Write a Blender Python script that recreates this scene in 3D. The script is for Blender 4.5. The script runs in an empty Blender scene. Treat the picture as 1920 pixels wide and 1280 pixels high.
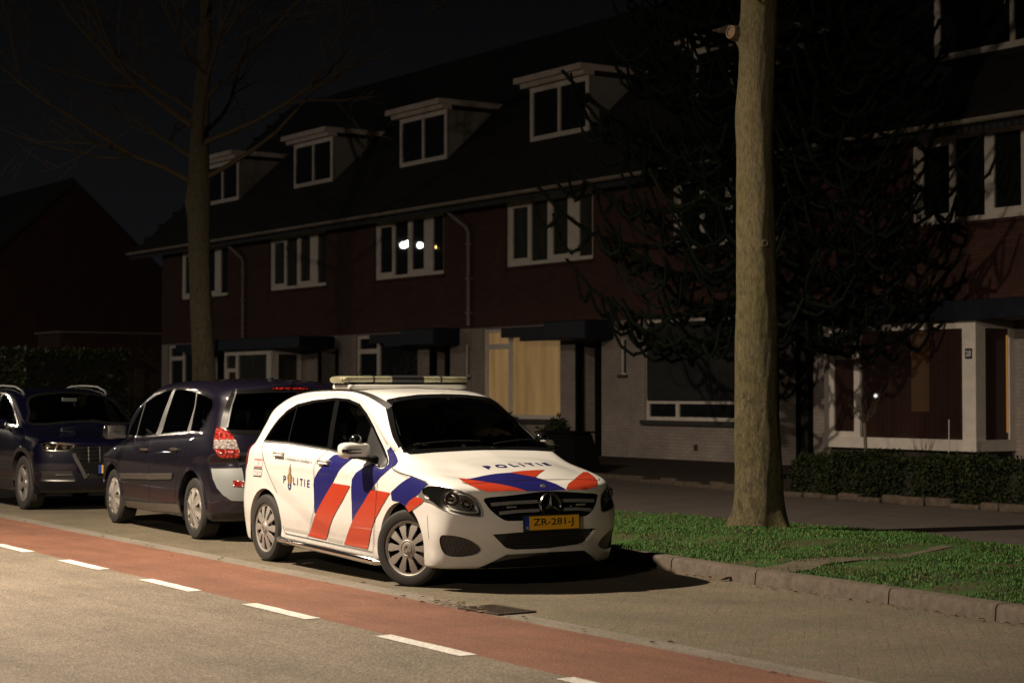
import bpy, bmesh, math, random
from mathutils import Vector, Matrix, geometry
from mathutils.bvhtree import BVHTree
R = math.radians
COL = bpy.context.scene.collection
YAW = math.atan(2340/3500)          # street direction relative to the camera axis
SD = Vector((-math.sin(YAW), math.cos(YAW), 0)); ND = Vector((math.cos(YAW), math.sin(YAW), 0))
def XY(s, n, z=0.0): return SD*s + ND*n + Vector((0, 0, z))     # street frame -> world (metres)
STREET_ROT = math.atan2(SD.y, SD.x)   # local +x = along street (away), local -y = towards houses? see house frame

# ---------------------------------------------------------------- objects
def tag(o, label=None, cat=None, group=None, kind=None):
    if label: o['label'] = label
    if cat: o['category'] = cat
    if group: o['group'] = group
    if kind: o['kind'] = kind
    return o
def empty(name, loc=(0,0,0), rz=0, label=None, cat=None, group=None):
    o = bpy.data.objects.new(name, None); COL.objects.link(o)
    o.location = loc; o.rotation_euler = (0, 0, rz); o.empty_display_size = .2
    return tag(o, label, cat, group)
def meshobj(name, verts, faces, mat, parent=None, smooth=False, mi=None):
    me = bpy.data.meshes.new(name); me.from_pydata([tuple(v) for v in verts], [], faces)
    mats = mat if isinstance(mat, (list, tuple)) else [mat]
    for m in mats: me.materials.append(m)
    if smooth:
        me.polygons.foreach_set('use_smooth', [True]*len(me.polygons))
    if mi: me.polygons.foreach_set('material_index', mi)
    me.update()
    o = bpy.data.objects.new(name, me); COL.objects.link(o)
    if parent: o.parent = parent
    return o
class MB:
    """collects shapes into one mesh"""
    def __init__(s): s.v = []; s.f = []; s.m = []; s.cur = 0
    def add(s, verts, faces):
        b = len(s.v); s.v += [tuple(v) for v in verts]
        s.f += [tuple(i+b for i in f) for f in faces]; s.m += [s.cur]*len(faces); return s
    def box(s, x0, x1, y0, y1, z0, z1, M=None):
        v = [Vector((x, y, z)) for x in (x0, x1) for y in (y0, y1) for z in (z0, z1)]
        if M: v = [M @ q for q in v]
        return s.add(v, [(0,1,3,2),(4,6,7,5),(0,4,5,1),(2,3,7,6),(0,2,6,4),(1,5,7,3)])
    def bbox(s, x0, x1, y0, y1, z0, z1, b=.01, M=None):
        bm = bmesh.new(); bmesh.ops.create_cube(bm, size=1)
        for v in bm.verts: v.co = Vector(((x0+x1)/2+v.co.x*(x1-x0), (y0+y1)/2+v.co.y*(y1-y0), (z0+z1)/2+v.co.z*(z1-z0)))
        bmesh.ops.bevel(bm, geom=list(bm.edges), offset=b, segments=2, affect='EDGES', profile=.5)
        if M: bmesh.ops.transform(bm, matrix=M, verts=bm.verts)
        return s.addbm(bm)
    def addbm(s, bm):
        bm.verts.index_update(); s.add([v.co.copy() for v in bm.verts], [tuple(v.index for v in f.verts) for f in bm.faces]); bm.free(); return s
    def tube(s, pts, rad, n=8, cap=True):
        pts = [Vector(p) for p in pts]; k = len(pts)
        rr = rad if isinstance(rad, (list, tuple)) else [rad]*k
        vs = []; fs = []; ref = None
        for i, p in enumerate(pts):
            d = (pts[min(i+1, k-1)] - pts[max(i-1, 0)]); d = d.normalized() if d.length > 1e-9 else Vector((0,0,1))
            if ref is None: ref = d.orthogonal().normalized()
            ref = (ref - d*ref.dot(d)); ref = ref.normalized() if ref.length > 1e-6 else d.orthogonal().normalized()
            b = d.cross(ref)
            for j in range(n):
                a = 2*math.pi*j/n; vs.append(p + (ref*math.cos(a) + b*math.sin(a))*rr[i])
        for i in range(k-1):
            for j in range(n):
                fs.append((i*n+j, i*n+(j+1)%n, (i+1)*n+(j+1)%n, (i+1)*n+j))
        if cap: fs.append(tuple(range(n))[::-1]); fs.append(tuple((k-1)*n+j for j in range(n)))
        return s.add(vs, fs)
    def lathe(s, prof, n=32, M=None, axis='y', closed=False):
        """prof: (radius, offset along axis)"""
        vs = []; fs = []; k = len(prof)
        for (r, h) in prof:
            for j in range(n):
                a = 2*math.pi*j/n
                c, q = r*math.cos(a), r*math.sin(a)
                vs.append(Vector((c, h, q)) if axis == 'y' else (Vector((c, q, h)) if axis == 'z' else Vector((h, c, q))))
        for i in range(k if closed else k-1):
            for j in range(n):
                a, b = i*n, ((i+1) % k)*n
                fs.append((a+j, a+(j+1)%n, b+(j+1)%n, b+j))
        if M: vs = [M @ v for v in vs]
        return s.add(vs, fs)
    def prism(s, poly, axis, a0, a1, M=None):
        """extruded 2d polygon; axis = extrusion axis"""
        def P(p, h):
            return Vector((h, p[0], p[1])) if axis == 'x' else (Vector((p[0], h, p[1])) if axis == 'y' else Vector((p[0], p[1], h)))
        n = len(poly); vs = [P(p, a0) for p in poly] + [P(p, a1) for p in poly]
        if M: vs = [M @ v for v in vs]
        return s.add(vs, [tuple(range(n))[::-1], tuple(range(n, 2*n))] + [(i, (i+1)%n, n+(i+1)%n, n+i) for i in range(n)])
    def build(s, name, mat, parent=None, smooth=False, fix=True, autos=None):
        o = meshobj(name, s.v, s.f, mat, parent, smooth, s.m if isinstance(mat, (list, tuple)) else None)
        if fix:
            bm = bmesh.new(); bm.from_mesh(o.data); bmesh.ops.recalc_face_normals(bm, faces=bm.faces)
            if autos is not None:
                for f in bm.faces: f.smooth = True
                for e in bm.edges:
                    if len(e.link_faces) == 2 and e.calc_face_angle(0) > autos: e.smooth = False
            bm.to_mesh(o.data); bm.free()
        return o

# ---------------------------------------------------------------- materials
def srgb(r, g, b):
    f = lambda c: (c/255/12.92) if c/255 <= .04045 else ((c/255+.055)/1.055)**2.4
    return (f(r), f(g), f(b), 1)
def lin(r, g=None, b=None):
    if g is None: g = b = r
    return (r, g, b, 1)
def newmat(name):
    m = bpy.data.materials.new(name); m.use_nodes = True
    nt = m.node_tree; return m, nt, nt.nodes['Principled BSDF']
def mat(name, col, rough=.5, metal=0., spec=.5, coat=0., emit=None, es=0., trans=0., alpha=1., ior=1.45):
    m, nt, b = newmat(name)
    b.inputs['Base Color'].default_value = col; b.inputs['Roughness'].default_value = rough
    b.inputs['Metallic'].default_value = metal; b.inputs['Specular IOR Level'].default_value = spec
    b.inputs['Coat Weight'].default_value = coat; b.inputs['Coat Roughness'].default_value = .04
    b.inputs['Transmission Weight'].default_value = trans; b.inputs['IOR'].default_value = ior
    if emit: b.inputs['Emission Color'].default_value = emit; b.inputs['Emission Strength'].default_value = es
    return m
def N(nt, t, **kw):
    n = nt.nodes.new(t)
    for k, v in kw.items():
        if k.startswith('_'): n.inputs[k[1:].replace('_', ' ')].default_value = v
        else: setattr(n, k, v)
    return n
def noise(nt, scale, detail=4, rough=.6, co=None, dist=0.):
    n = N(nt, 'ShaderNodeTexNoise'); n.inputs['Scale'].default_value = scale; n.inputs['Detail'].default_value = detail
    n.inputs['Roughness'].default_value = rough; n.inputs['Distortion'].default_value = dist
    if co is not None: nt.links.new(co, n.inputs['Vector'])
    return n
def ramp(nt, fac, stops):
    r = N(nt, 'ShaderNodeValToRGB'); e = r.color_ramp.elements
    while len(e) < len(stops): e.new(.5)
    for i, (p, c) in enumerate(stops): e[i].position = p; e[i].color = c
    nt.links.new(fac, r.inputs['Fac']); return r
def mix(nt, fac, a, b, blend='MIX'):
    m = N(nt, 'ShaderNodeMix', data_type='RGBA', blend_type=blend)
    for sock, val in ((m.inputs[0], fac), (m.inputs[6], a), (m.inputs[7], b)):
        if hasattr(val, 'links'): nt.links.new(val, sock)
        else: sock.default_value = val
    return m.outputs[2]
def bump(nt, b, h, strength=.3, dist=.01):
    n = N(nt, 'ShaderNodeBump'); n.inputs['Strength'].default_value = strength; n.inputs['Distance'].default_value = dist
    nt.links.new(h, n.inputs['Height']); nt.links.new(n.outputs[0], b.inputs['Normal']); return n
def objco(nt): return N(nt, 'ShaderNodeTexCoord').outputs['Object']
# ================================================================ car body toolkit (local frame: x forward, y left, z up)
def crom(p, t):
    """catmull-rom through list p of vectors at fractional index t"""
    n = len(p); i = min(int(t), n-2); f = t-i
    p1, p2 = p[i], p[i+1]
    p0 = p[i-1] if i > 0 else p1*2-p2
    p3 = p[i+2] if i+2 < n else p2*2-p1
    return .5*((2*p1) + (p2-p0)*f + (2*p0-5*p1+4*p2-p3)*f*f + (3*p1-p0-3*p2+p3)*f*f*f)
class Body:
    def __init__(s, rows, nu=10, nv=8, post=None):
        rows = [[Vector(q) for q in r] for r in rows]
        C = len(rows[0]); K = len(rows)
        U = (C-1)*nu; V = (K-1)*nv
        fine = [[crom(r, u/nu) for u in range(U+1)] for r in rows]
        grid = [[crom([fine[k][u] for k in range(K)], v/nv) for u in range(U+1)] for v in range(V+1)]
        s.verts = []; s.faces = []
        for sg in (1, -1):
            b = len(s.verts)
            for v in range(V+1):
                for u in range(U+1):
                    q = grid[v][u].copy(); q.y = max(q.y, 0)
                    if u == 0 or u == U or v == V: q.y = 0
                    if post: q = post(q)
                    q.y *= sg; s.verts.append(q)
            for v in range(V):
                for u in range(U):
                    a = b+v*(U+1)+u; f = (a, a+U+1, a+U+2, a+1)
                    s.faces.append(f if sg > 0 else f[::-1])
        bm = bmesh.new(); vs = [bm.verts.new(v) for v in s.verts]
        for f in s.faces:
            try: bm.faces.new([vs[i] for i in f])
            except ValueError: pass
        bmesh.ops.remove_doubles(bm, verts=bm.verts, dist=.0008)
        bmesh.ops.dissolve_degenerate(bm, edges=bm.edges, dist=.0005)
        bm.normal_update()
        s.bm = bm
        s.bvh = BVHTree.FromBMesh(bm)
    DIRS = {'r': Vector((0,1,0)), 'l': Vector((0,-1,0)), 'f': Vector((-1,0,0)), 'b': Vector((1,0,0)), 't': Vector((0,0,-1)), 'd': Vector((-.6,0,-.8))}
    def p3(s, ax, p, far=5):
        return {'r': Vector((p[0], -far, p[1])), 'l': Vector((p[0], far, p[1])), 'f': Vector((far, p[0], p[1])),
                'b': Vector((-far, p[0], p[1])), 't': Vector((p[0], p[1], far)), 'd': Vector((.8*p[0]+.6*far, p[1], -.6*p[0]+.8*far))}[ax]
    def p2(s, ax, q): return {'r': (q.x, q.z), 'l': (q.x, q.z), 'f': (q.y, q.z), 'b': (q.y, q.z), 't': (q.x, q.y), 'd': (.8*q.x-.6*q.z, q.y)}[ax]
    def hit(s, ax, p, off=0., along=None):
        d = s.DIRS[ax]; q = s.p3(ax, p); h = s.bvh.ray_cast(q, d)
        if h[0] is None:
            h = s.bvh.find_nearest(q + d*(5-1.0))
            if h[0] is None: return q+d*4
            return Vector(h[0]) - d*off
        n = h[1]
        if n.dot(d) > 0: n = -n
        if along: return h[0] - d*off
        return h[0] + n*off
    def mask(s, ax, poly):
        """faces seen from ax whose centre falls in poly"""
        d = s.DIRS[ax]; out = []
        for f in s.bm.faces:
            if f.normal.dot(d) > -.08 and f.normal.dot(d) < .08: continue
            c = f.calc_center_median()
            if ax == 'r' and c.y > -.2: continue
            if ax == 'l' and c.y < .2: continue
            if ax == 'f' and c.x < 0: continue
            if ax == 'b' and c.x > 0: continue
            if ax == 't' and c.z < .6: continue
            if inpoly(s.p2(ax, c), poly): out.append(f)
        return out
    def cut(s, ax, poly, snap=.022):
        fs = s.mask(ax, poly)
        if not fs: return
        vs = set(v for f in fs for v in f.verts)
        bmesh.ops.delete(s.bm, geom=fs, context='FACES')
        P = [Vector(p) for p in poly]; n = len(P)
        for v in vs:
            if not v.is_valid or not v.link_faces: continue
            q = Vector(s.p2(ax, v.co)); best = None
            for i in range(n):
                a, b = P[i], P[(i+1) % n]; ab = b-a
                t = max(0, min(1, (q-a).dot(ab)/max(ab.length_squared, 1e-12))); c = a+ab*t
                if best is None or (c-q).length < best[0]: best = ((c-q).length, c)
            if best[0] < snap*2: v.co = s.hit(ax, best[1])
        s.bm.normal_update()
def inpoly(p, poly):
    x, y = p; c = False; n = len(poly); j = n-1
    for i in range(n):
        xi, yi = poly[i]; xj, yj = poly[j]
        if (yi > y) != (yj > y) and x < (xj-xi)*(y-yi)/(yj-yi)+xi: c = not c
        j = i
    return c
def resample(poly, step, closed=True):
    out = []; n = len(poly)
    for i in range(n if closed else n-1):
        a = Vector(poly[i]); b = Vector(poly[(i+1) % n]); k = max(1, int(math.ceil((b-a).length/step)))
        for j in range(k): out.append(tuple(a+(b-a)*(j/k)))
    if not closed: out.append(tuple(poly[-1]))
    return out
def smoothpoly(poly, k=4, closed=True):
    """catmull-rom smoothing of a 2d outline"""
    P = [Vector((p[0], p[1])) for p in poly]; n = len(P); out = []
    for i in range(n if closed else n-1):
        p0 = P[(i-1) % n] if closed or i > 0 else P[i]*2-P[i+1]
        p1 = P[i]; p2 = P[(i+1) % n]; p3 = P[(i+2) % n] if closed or i+2 < n else p2*2-p1
        for j in range(k):
            f = j/k
            out.append(tuple(.5*((2*p1)+(p2-p0)*f+(2*p0-5*p1+4*p2-p3)*f*f+(3*p1-p0-3*p2+p3)*f**3)))
    if not closed: out.append(tuple(P[-1]))
    return out
def fill2d(poly, step):
    """triangulated 2d polygon with interior points"""
    b = [Vector(p) for p in resample(poly, step)]
    e = [(i, (i+1) % len(b)) for i in range(len(b))]
    xs = [p.x for p in b]; ys = [p.y for p in b]; pts = list(b)
    nx = int((max(xs)-min(xs))/step); ny = int((max(ys)-min(ys))/step)
    for i in range(1, nx+1):
        for j in range(1, ny+1):
            q = (min(xs)+i*step, min(ys)+(j+(.5 if i % 2 else 0))*step)
            if inpoly(q, poly) and min((Vector(q)-w).length for w in b) > step*.45: pts.append(Vector(q))
    r = geometry.delaunay_2d_cdt(pts, e, [], 1, 1e-6)
    vs, fs = r[0], [f for f in r[2] if inpoly(tuple((r[0][f[0]]+r[0][f[1]]+r[0][f[2]])/3), poly)]
    return [tuple(v) for v in vs], [tuple(f) for f in fs]
def patch(mb, body, ax, poly, off, step=.04, thick=0., along=None):
    vs, fs = fill2d(poly, step)
    v3 = [body.hit(ax, p, off, along) for p in vs]
    mb.add(v3, fs)
    if thick:
        b = resample(poly, step); n = len(b)
        o = [body.hit(ax, p, off, along) for p in b]; q = [body.hit(ax, p, off-thick, along) for p in b]
        mb.add(o+q, [(i, (i+1) % n, n+(i+1) % n, n+i) for i in range(n)])
def ribbon(mb, body, ax, line, w, off, closed=False, step=.03, thick=0.):
    """strip of width w following a 2d line over the body"""
    pts = [Vector(p) for p in resample(line, step, closed)]; n = len(pts); A = []; B = []
    for i, p in enumerate(pts):
        a = pts[(i-1) % n] if closed or i > 0 else p; b = pts[(i+1) % n] if closed or i < n-1 else p
        t = (b-a).normalized(); m = Vector((-t.y, t.x))
        A.append(tuple(p+m*w/2)); B.append(tuple(p-m*w/2))
    a3 = [body.hit(ax, p, off) for p in A]; b3 = [body.hit(ax, p, off) for p in B]
    k = n if closed else n-1
    mb.add(a3+b3, [(i, (i+1) % n, n+(i+1) % n, n+i) for i in range(k)])
    if thick:
        for L, P2 in ((a3, A), (b3, B)):
            c3 = [body.hit(ax, p, off-thick) for p in P2]
            mb.add(L+c3, [(i, (i+1) % n, n+(i+1) % n, n+i) for i in range(k)])
def skirt(mb, body, ax, poly, depth, off=0., step=.025, closed=True):
    """wall running inwards from an outline on the body"""
    b = resample(poly, step, closed); n = len(b); d = body.DIRS[ax]
    o = [body.hit(ax, p, off) for p in b]; q = [v + d*depth for v in o]
    mb.add(o+q, [(i, (i+1) % n, n+(i+1) % n, n+i) for i in range(n if closed else n-1)])
def text2d(txt, size=1., bold=0.):
    """(verts2d, faces) of a text, left aligned, cap height ~ .7*size"""
    c = bpy.data.curves.new('txt', 'FONT'); c.body = txt; c.size = size; c.offset = bold; c.resolution_u = 3
    o = bpy.data.objects.new('txt', c); COL.objects.link(o); bpy.context.view_layer.update()
    me = o.to_mesh(); v = [(q.co.x, q.co.y) for q in me.vertices]; f = [tuple(p.vertices) for p in me.polygons]
    o.to_mesh_clear(); bpy.data.objects.remove(o); bpy.data.curves.remove(c); return v, f
def textmap(txt, fn, bold=0., wide=None, gap=None):
    """text fitted to the unit box (0..1, 0..1) and mapped through fn(u, v) -> 3d; gap = letters spread with tracking"""
    if gap is None: v, f = text2d(txt, 1, bold)
    else:
        v, f = [], []; x = 0
        for ch in txt:
            a, b = text2d(ch, 1, bold); mx = max(p[0] for p in a); mn = min(p[0] for p in a); k = len(v)
            v += [(p[0]-mn+x, p[1]) for p in a]; f += [tuple(i+k for i in q) for q in b]; x += (mx-mn)+gap
    xs = [p[0] for p in v]; ys = [p[1] for p in v]
    if gap is not None: y0, y1 = 0, .73
    else: y0, y1 = min(ys), max(ys)
    x0, x1 = min(xs), max(xs)
    return [fn((p[0]-x0)/(x1-x0), (p[1]-y0)/(y1-y0)) for p in v], f
def wheel_tyre(R_, W, rim):
    p = [(rim, -W*.36), (rim+.012, -W*.47), (R_-.045, -W*.5), (R_-.018, -W*.47), (R_-.004, -W*.38)]
    g = []
    for k in range(4):
        a = -W*.36+k*W*.19
        g += [(R_, a), (R_, a+W*.15), (R_-.007, a+W*.155), (R_-.007, a+W*.185)]
    return p+g+[(R_-.004, W*.38), (R_-.018, W*.47), (R_-.045, W*.5), (rim+.012, W*.47), (rim, W*.36)]
def polar_cap(prof, slots, nseg=120, thick=.012):
    """wheel cover facing -y. prof: (r, y) list outer->inner ; slots(r, ang)->True where open"""
    vs = []; fs = []
    for (r, y) in prof:
        for j in range(nseg):
            a = 2*math.pi*j/nseg; vs.append(Vector((r*math.cos(a), y, r*math.sin(a))))
    k = len(prof); used = set()
    for i in range(k-1):
        for j in range(nseg):
            rm = (prof[i][0]+prof[i+1][0])/2; am = 2*math.pi*(j+.5)/nseg
            if not slots(rm, am): fs.append((i*nseg+j, i*nseg+(j+1) % nseg, (i+1)*nseg+(j+1) % nseg, (i+1)*nseg+j)); used.add((i, j))
    b = len(vs); vs += [v+Vector((0, thick, 0)) for v in vs]
    for (i, j) in list(used):
        q = [(i-1, j), (i+1, j), (i, (j-1) % nseg), (i, (j+1) % nseg)]
        e = [(i*nseg+j, i*nseg+(j+1) % nseg), ((i+1)*nseg+j, (i+1)*nseg+(j+1) % nseg), (i*nseg+j, (i+1)*nseg+j), (i*nseg+(j+1) % nseg, (i+1)*nseg+(j+1) % nseg)]
        for nb, (a, c) in zip(q, e):
            if nb not in used: fs.append((a, c, c+b, a+b))
    return vs, fs
def lower_row(z, W, xf, xr, cols, fz=0., rz=0., fb=1., rb=1.):
    """one height of the body: rear centre -> side -> front centre"""
    xs = cols; out = []
    for (fy, bx) in ((0, 0), (.4, .02), (.75, .09), (.93, .24)): out.append((xr+bx*rb, W*fy, z+rz))
    for i, x in enumerate(xs):
        pl = 1-.022*max(0, (x-1.2)/.42)**2-.02*max(0, (-1.2-x)/.55)**2
        out.append((x, W*pl, z+fz*max(0, (x-.9)/1.2)))
    for (fy, bx) in ((.955, .33), (.84, .20), (.53, .07), (.26, .02), (0, 0)): out.append((xf-bx*fb, W*fy, z+fz))
    return out
POL_X = [-1.75, -1.38, -1.0, -.55, -.1, .3, .6, .85, 1.1, 1.36, 1.62]
def police_rows():
    L = lambda *a, **k: lower_row(*a, POL_X, **k)
    rows = [L(.17, .78, 1.98, -1.98), L(.185, .865, 2.09, -2.08), L(.23, .882, 2.13, -2.13), L(.34, .885, 2.16, -2.18), L(.47, .893, 2.19, -2.20), L(.60, .893, 2.19, -2.21), L(.73, .89, 2.16, -2.18)]
    r6 = [(-2.14,0,.88),(-2.12,.35,.88),(-2.06,.65,.88),(-1.93,.82,.90),(-1.75,.865,.91),(-1.38,.883,.91),(-1.0,.885,.90),(-.55,.885,.89),(-.1,.885,.88),(.3,.88,.87),(.6,.878,.865),(.85,.875,.86),(1.1,.872,.86),(1.36,.865,.855),(1.62,.84,.85),(1.86,.78,.84),(2.0,.66,.82),(2.10,.42,.80),(2.13,.21,.795),(2.14,0,.79)]
    r7 = [(-2.10,0,1.0),(-2.09,.33,1.0),(-2.04,.62,1.0),(-1.93,.79,1.02),(-1.75,.85,1.04),(-1.38,.868,1.04),(-1.0,.872,1.03),(-.55,.872,1.01),(-.1,.868,.99),(.3,.86,.975),(.6,.855,.96),(.85,.85,.955),(1.1,.842,.95),(1.36,.83,.932),(1.60,.795,.912),(1.80,.72,.893),(1.93,.59,.873),(2.03,.38,.85),(2.065,.19,.838),(2.075,0,.832)]
    r8 = [(-2.06,0,1.08),(-2.04,.32,1.08),(-1.98,.58,1.09),(-1.87,.74,1.11),(-1.70,.80,1.13),(-1.38,.822,1.13),(-1.0,.828,1.125),(-.55,.828,1.10),(-.1,.824,1.075),(.3,.815,1.045),(.6,.808,1.01),(.85,.80,.99),(1.1,.79,1.0),(1.36,.76,.972),(1.58,.70,.943),(1.76,.60,.91),(1.87,.48,.895),(1.96,.32,.88),(2.0,.16,.868),(2.01,0,.864)]
    r9 = [(-1.99,0,1.22),(-1.97,.3,1.22),(-1.90,.54,1.23),(-1.79,.68,1.26),(-1.62,.745,1.30),(-1.34,.755,1.34),(-1.0,.757,1.35),(-.55,.757,1.35),(-.1,.753,1.33),(.3,.752,1.27),(.6,.753,1.18),(.85,.75,1.09),(1.08,.745,1.075),(1.34,.66,1.012),(1.54,.57,.965),(1.70,.49,.942),(1.80,.40,.928),(1.88,.27,.915),(1.92,.13,.905),(1.93,0,.90)]
    r10 = [(-1.90,0,1.40),(-1.88,.28,1.40),(-1.82,.50,1.41),(-1.72,.61,1.42),(-1.58,.655,1.46),(-1.30,.665,1.53),(-.97,.66,1.57),(-.55,.655,1.585),(-.1,.65,1.575),(.25,.655,1.50),(.52,.68,1.37),(.78,.715,1.23),(1.03,.70,1.122),(1.30,.48,1.04),(1.48,.43,1.0),(1.62,.37,.975),(1.71,.30,.96),(1.78,.2,.948),(1.82,.1,.94),(1.83,0,.937)]
    r11 = [(-1.83,0,1.52),(-1.82,.2,1.52),(-1.78,.35,1.52),(-1.70,.42,1.53),(-1.56,.44,1.555),(-1.28,.45,1.592),(-.95,.45,1.612),(-.55,.45,1.62),(-.1,.45,1.615),(.25,.45,1.59),(.52,.46,1.52),(.78,.47,1.345),(1.06,.45,1.135),(1.28,.3,1.055),(1.42,.28,1.022),(1.52,.24,1.0),(1.60,.2,.988),(1.66,.13,.978),(1.70,.07,.97),(1.72,0,.967)]
    r12 = [(-1.82,0,1.55),(-1.80,0,1.55),(-1.74,0,1.56),(-1.66,0,1.57),(-1.54,0,1.58),(-1.27,0,1.61),(-.95,0,1.625),(-.55,0,1.632),(-.1,0,1.63),(.25,0,1.61),(.52,0,1.555),(.80,0,1.385),(1.11,0,1.14),(1.27,0,1.07),(1.38,0,1.04),(1.46,0,1.02),(1.53,0,1.007),(1.58,0,.998),(1.62,0,.99),(1.64,0,.986)]
    return rows+[r6, r7, r8, r9, r10, r11, r12]
SC_X = [-1.72, -1.33, -1.0, -.55, -.1, .3, .65, .95, 1.15, 1.36, 1.58]
def scenic_rows():
    L = lambda *a, **k: lower_row(*a, SC_X, **k)
    rows = [L(.20,.80,1.98,-1.98), L(.215,.86,2.05,-2.04), L(.28,.885,2.09,-2.09), L(.40,.898,2.12,-2.11), L(.52,.903,2.13,-2.11), L(.66,.903,2.13,-2.09), L(.78,.90,2.11,-2.04)]
    r6 = [(-2.03,0,.90),(-2.02,.36,.90),(-1.97,.67,.90),(-1.86,.84,.90),(-1.70,.885,.90),(-1.33,.893,.90),(-1.0,.893,.90),(-.55,.892,.90),(-.1,.89,.89),(.3,.887,.885),(.65,.884,.88),(.95,.88,.88),(1.15,.875,.88),(1.36,.865,.88),(1.58,.83,.86),(1.82,.76,.81),(1.95,.66,.77),(2.06,.42,.74),(2.1,.2,.73),(2.11,0,.725)]
    r7 = [(-1.99,0,1.02),(-1.98,.34,1.02),(-1.93,.64,1.02),(-1.82,.80,1.03),(-1.68,.85,1.03),(-1.33,.868,1.02),(-1.0,.87,1.01),(-.55,.87,.995),(-.1,.868,.98),(.3,.862,.96),(.65,.855,.945),(.95,.845,.935),(1.15,.835,.93),(1.36,.81,.915),(1.56,.76,.89),(1.76,.68,.85),(1.88,.58,.825),(1.98,.38,.80),(2.02,.18,.79),(2.03,0,.785)]
    r8 = [(-1.95,0,1.12),(-1.94,.33,1.12),(-1.89,.61,1.12),(-1.78,.765,1.13),(-1.64,.81,1.13),(-1.33,.825,1.11),(-1.0,.827,1.095),(-.55,.825,1.08),(-.1,.82,1.06),(.3,.812,1.035),(.65,.803,1.015),(.95,.79,1.0),(1.17,.775,.99),(1.36,.73,.96),(1.52,.67,.93),(1.68,.59,.90),(1.79,.49,.875),(1.88,.32,.855),(1.92,.16,.845),(1.93,0,.84)]
    r9 = [(-1.87,0,1.30),(-1.86,.31,1.30),(-1.81,.57,1.30),(-1.71,.71,1.31),(-1.58,.755,1.32),(-1.32,.77,1.33),(-1.0,.773,1.34),(-.55,.772,1.34),(-.1,.768,1.33),(.3,.765,1.29),(.65,.767,1.26),(.95,.765,1.17),(1.20,.755,1.07),(1.36,.67,1.005),(1.46,.59,.965),(1.58,.51,.935),(1.67,.42,.915),(1.74,.28,.895),(1.78,.14,.885),(1.79,0,.88)]
    r10 = [(-1.80,0,1.46),(-1.79,.29,1.46),(-1.75,.53,1.46),(-1.67,.655,1.47),(-1.55,.70,1.50),(-1.30,.705,1.55),(-1.0,.702,1.575),(-.55,.695,1.585),(-.1,.69,1.57),(.28,.70,1.535),(.60,.712,1.45),(.92,.73,1.32),(1.20,.71,1.13),(1.32,.52,1.045),(1.40,.46,1.0),(1.48,.4,.975),(1.55,.32,.955),(1.61,.22,.94),(1.65,.11,.93),(1.67,0,.925)]
    r11 = [(-1.78,0,1.56),(-1.77,.22,1.56),(-1.73,.38,1.56),(-1.66,.46,1.57),(-1.54,.48,1.59),(-1.28,.49,1.615),(-.97,.49,1.63),(-.55,.48,1.635),(-.1,.48,1.62),(.26,.48,1.60),(.57,.49,1.53),(.88,.5,1.40),(1.19,.46,1.165),(1.26,.32,1.06),(1.34,.28,1.03),(1.42,.24,1.0),(1.48,.2,.98),(1.54,.13,.965),(1.57,.07,.955),(1.59,0,.95)]
    r12 = [(-1.79,0,1.59),(-1.76,0,1.595),(-1.71,0,1.60),(-1.63,0,1.61),(-1.53,0,1.62),(-1.27,0,1.64),(-.95,0,1.65),(-.55,0,1.65),(-.1,0,1.635),(.25,0,1.615),(.56,0,1.555),(.87,0,1.43),(1.20,0,1.18),(1.26,0,1.09),(1.31,0,1.045),(1.37,0,1.02),(1.43,0,1.0),(1.48,0,.985),(1.52,0,.975),(1.54,0,.97)]
    return rows+[r6, r7, r8, r9, r10, r11, r12]
SU_X = [-1.9, -1.41, -1.0, -.55, -.1, .35, .7, 1.0, 1.2, 1.41, 1.68]
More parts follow.
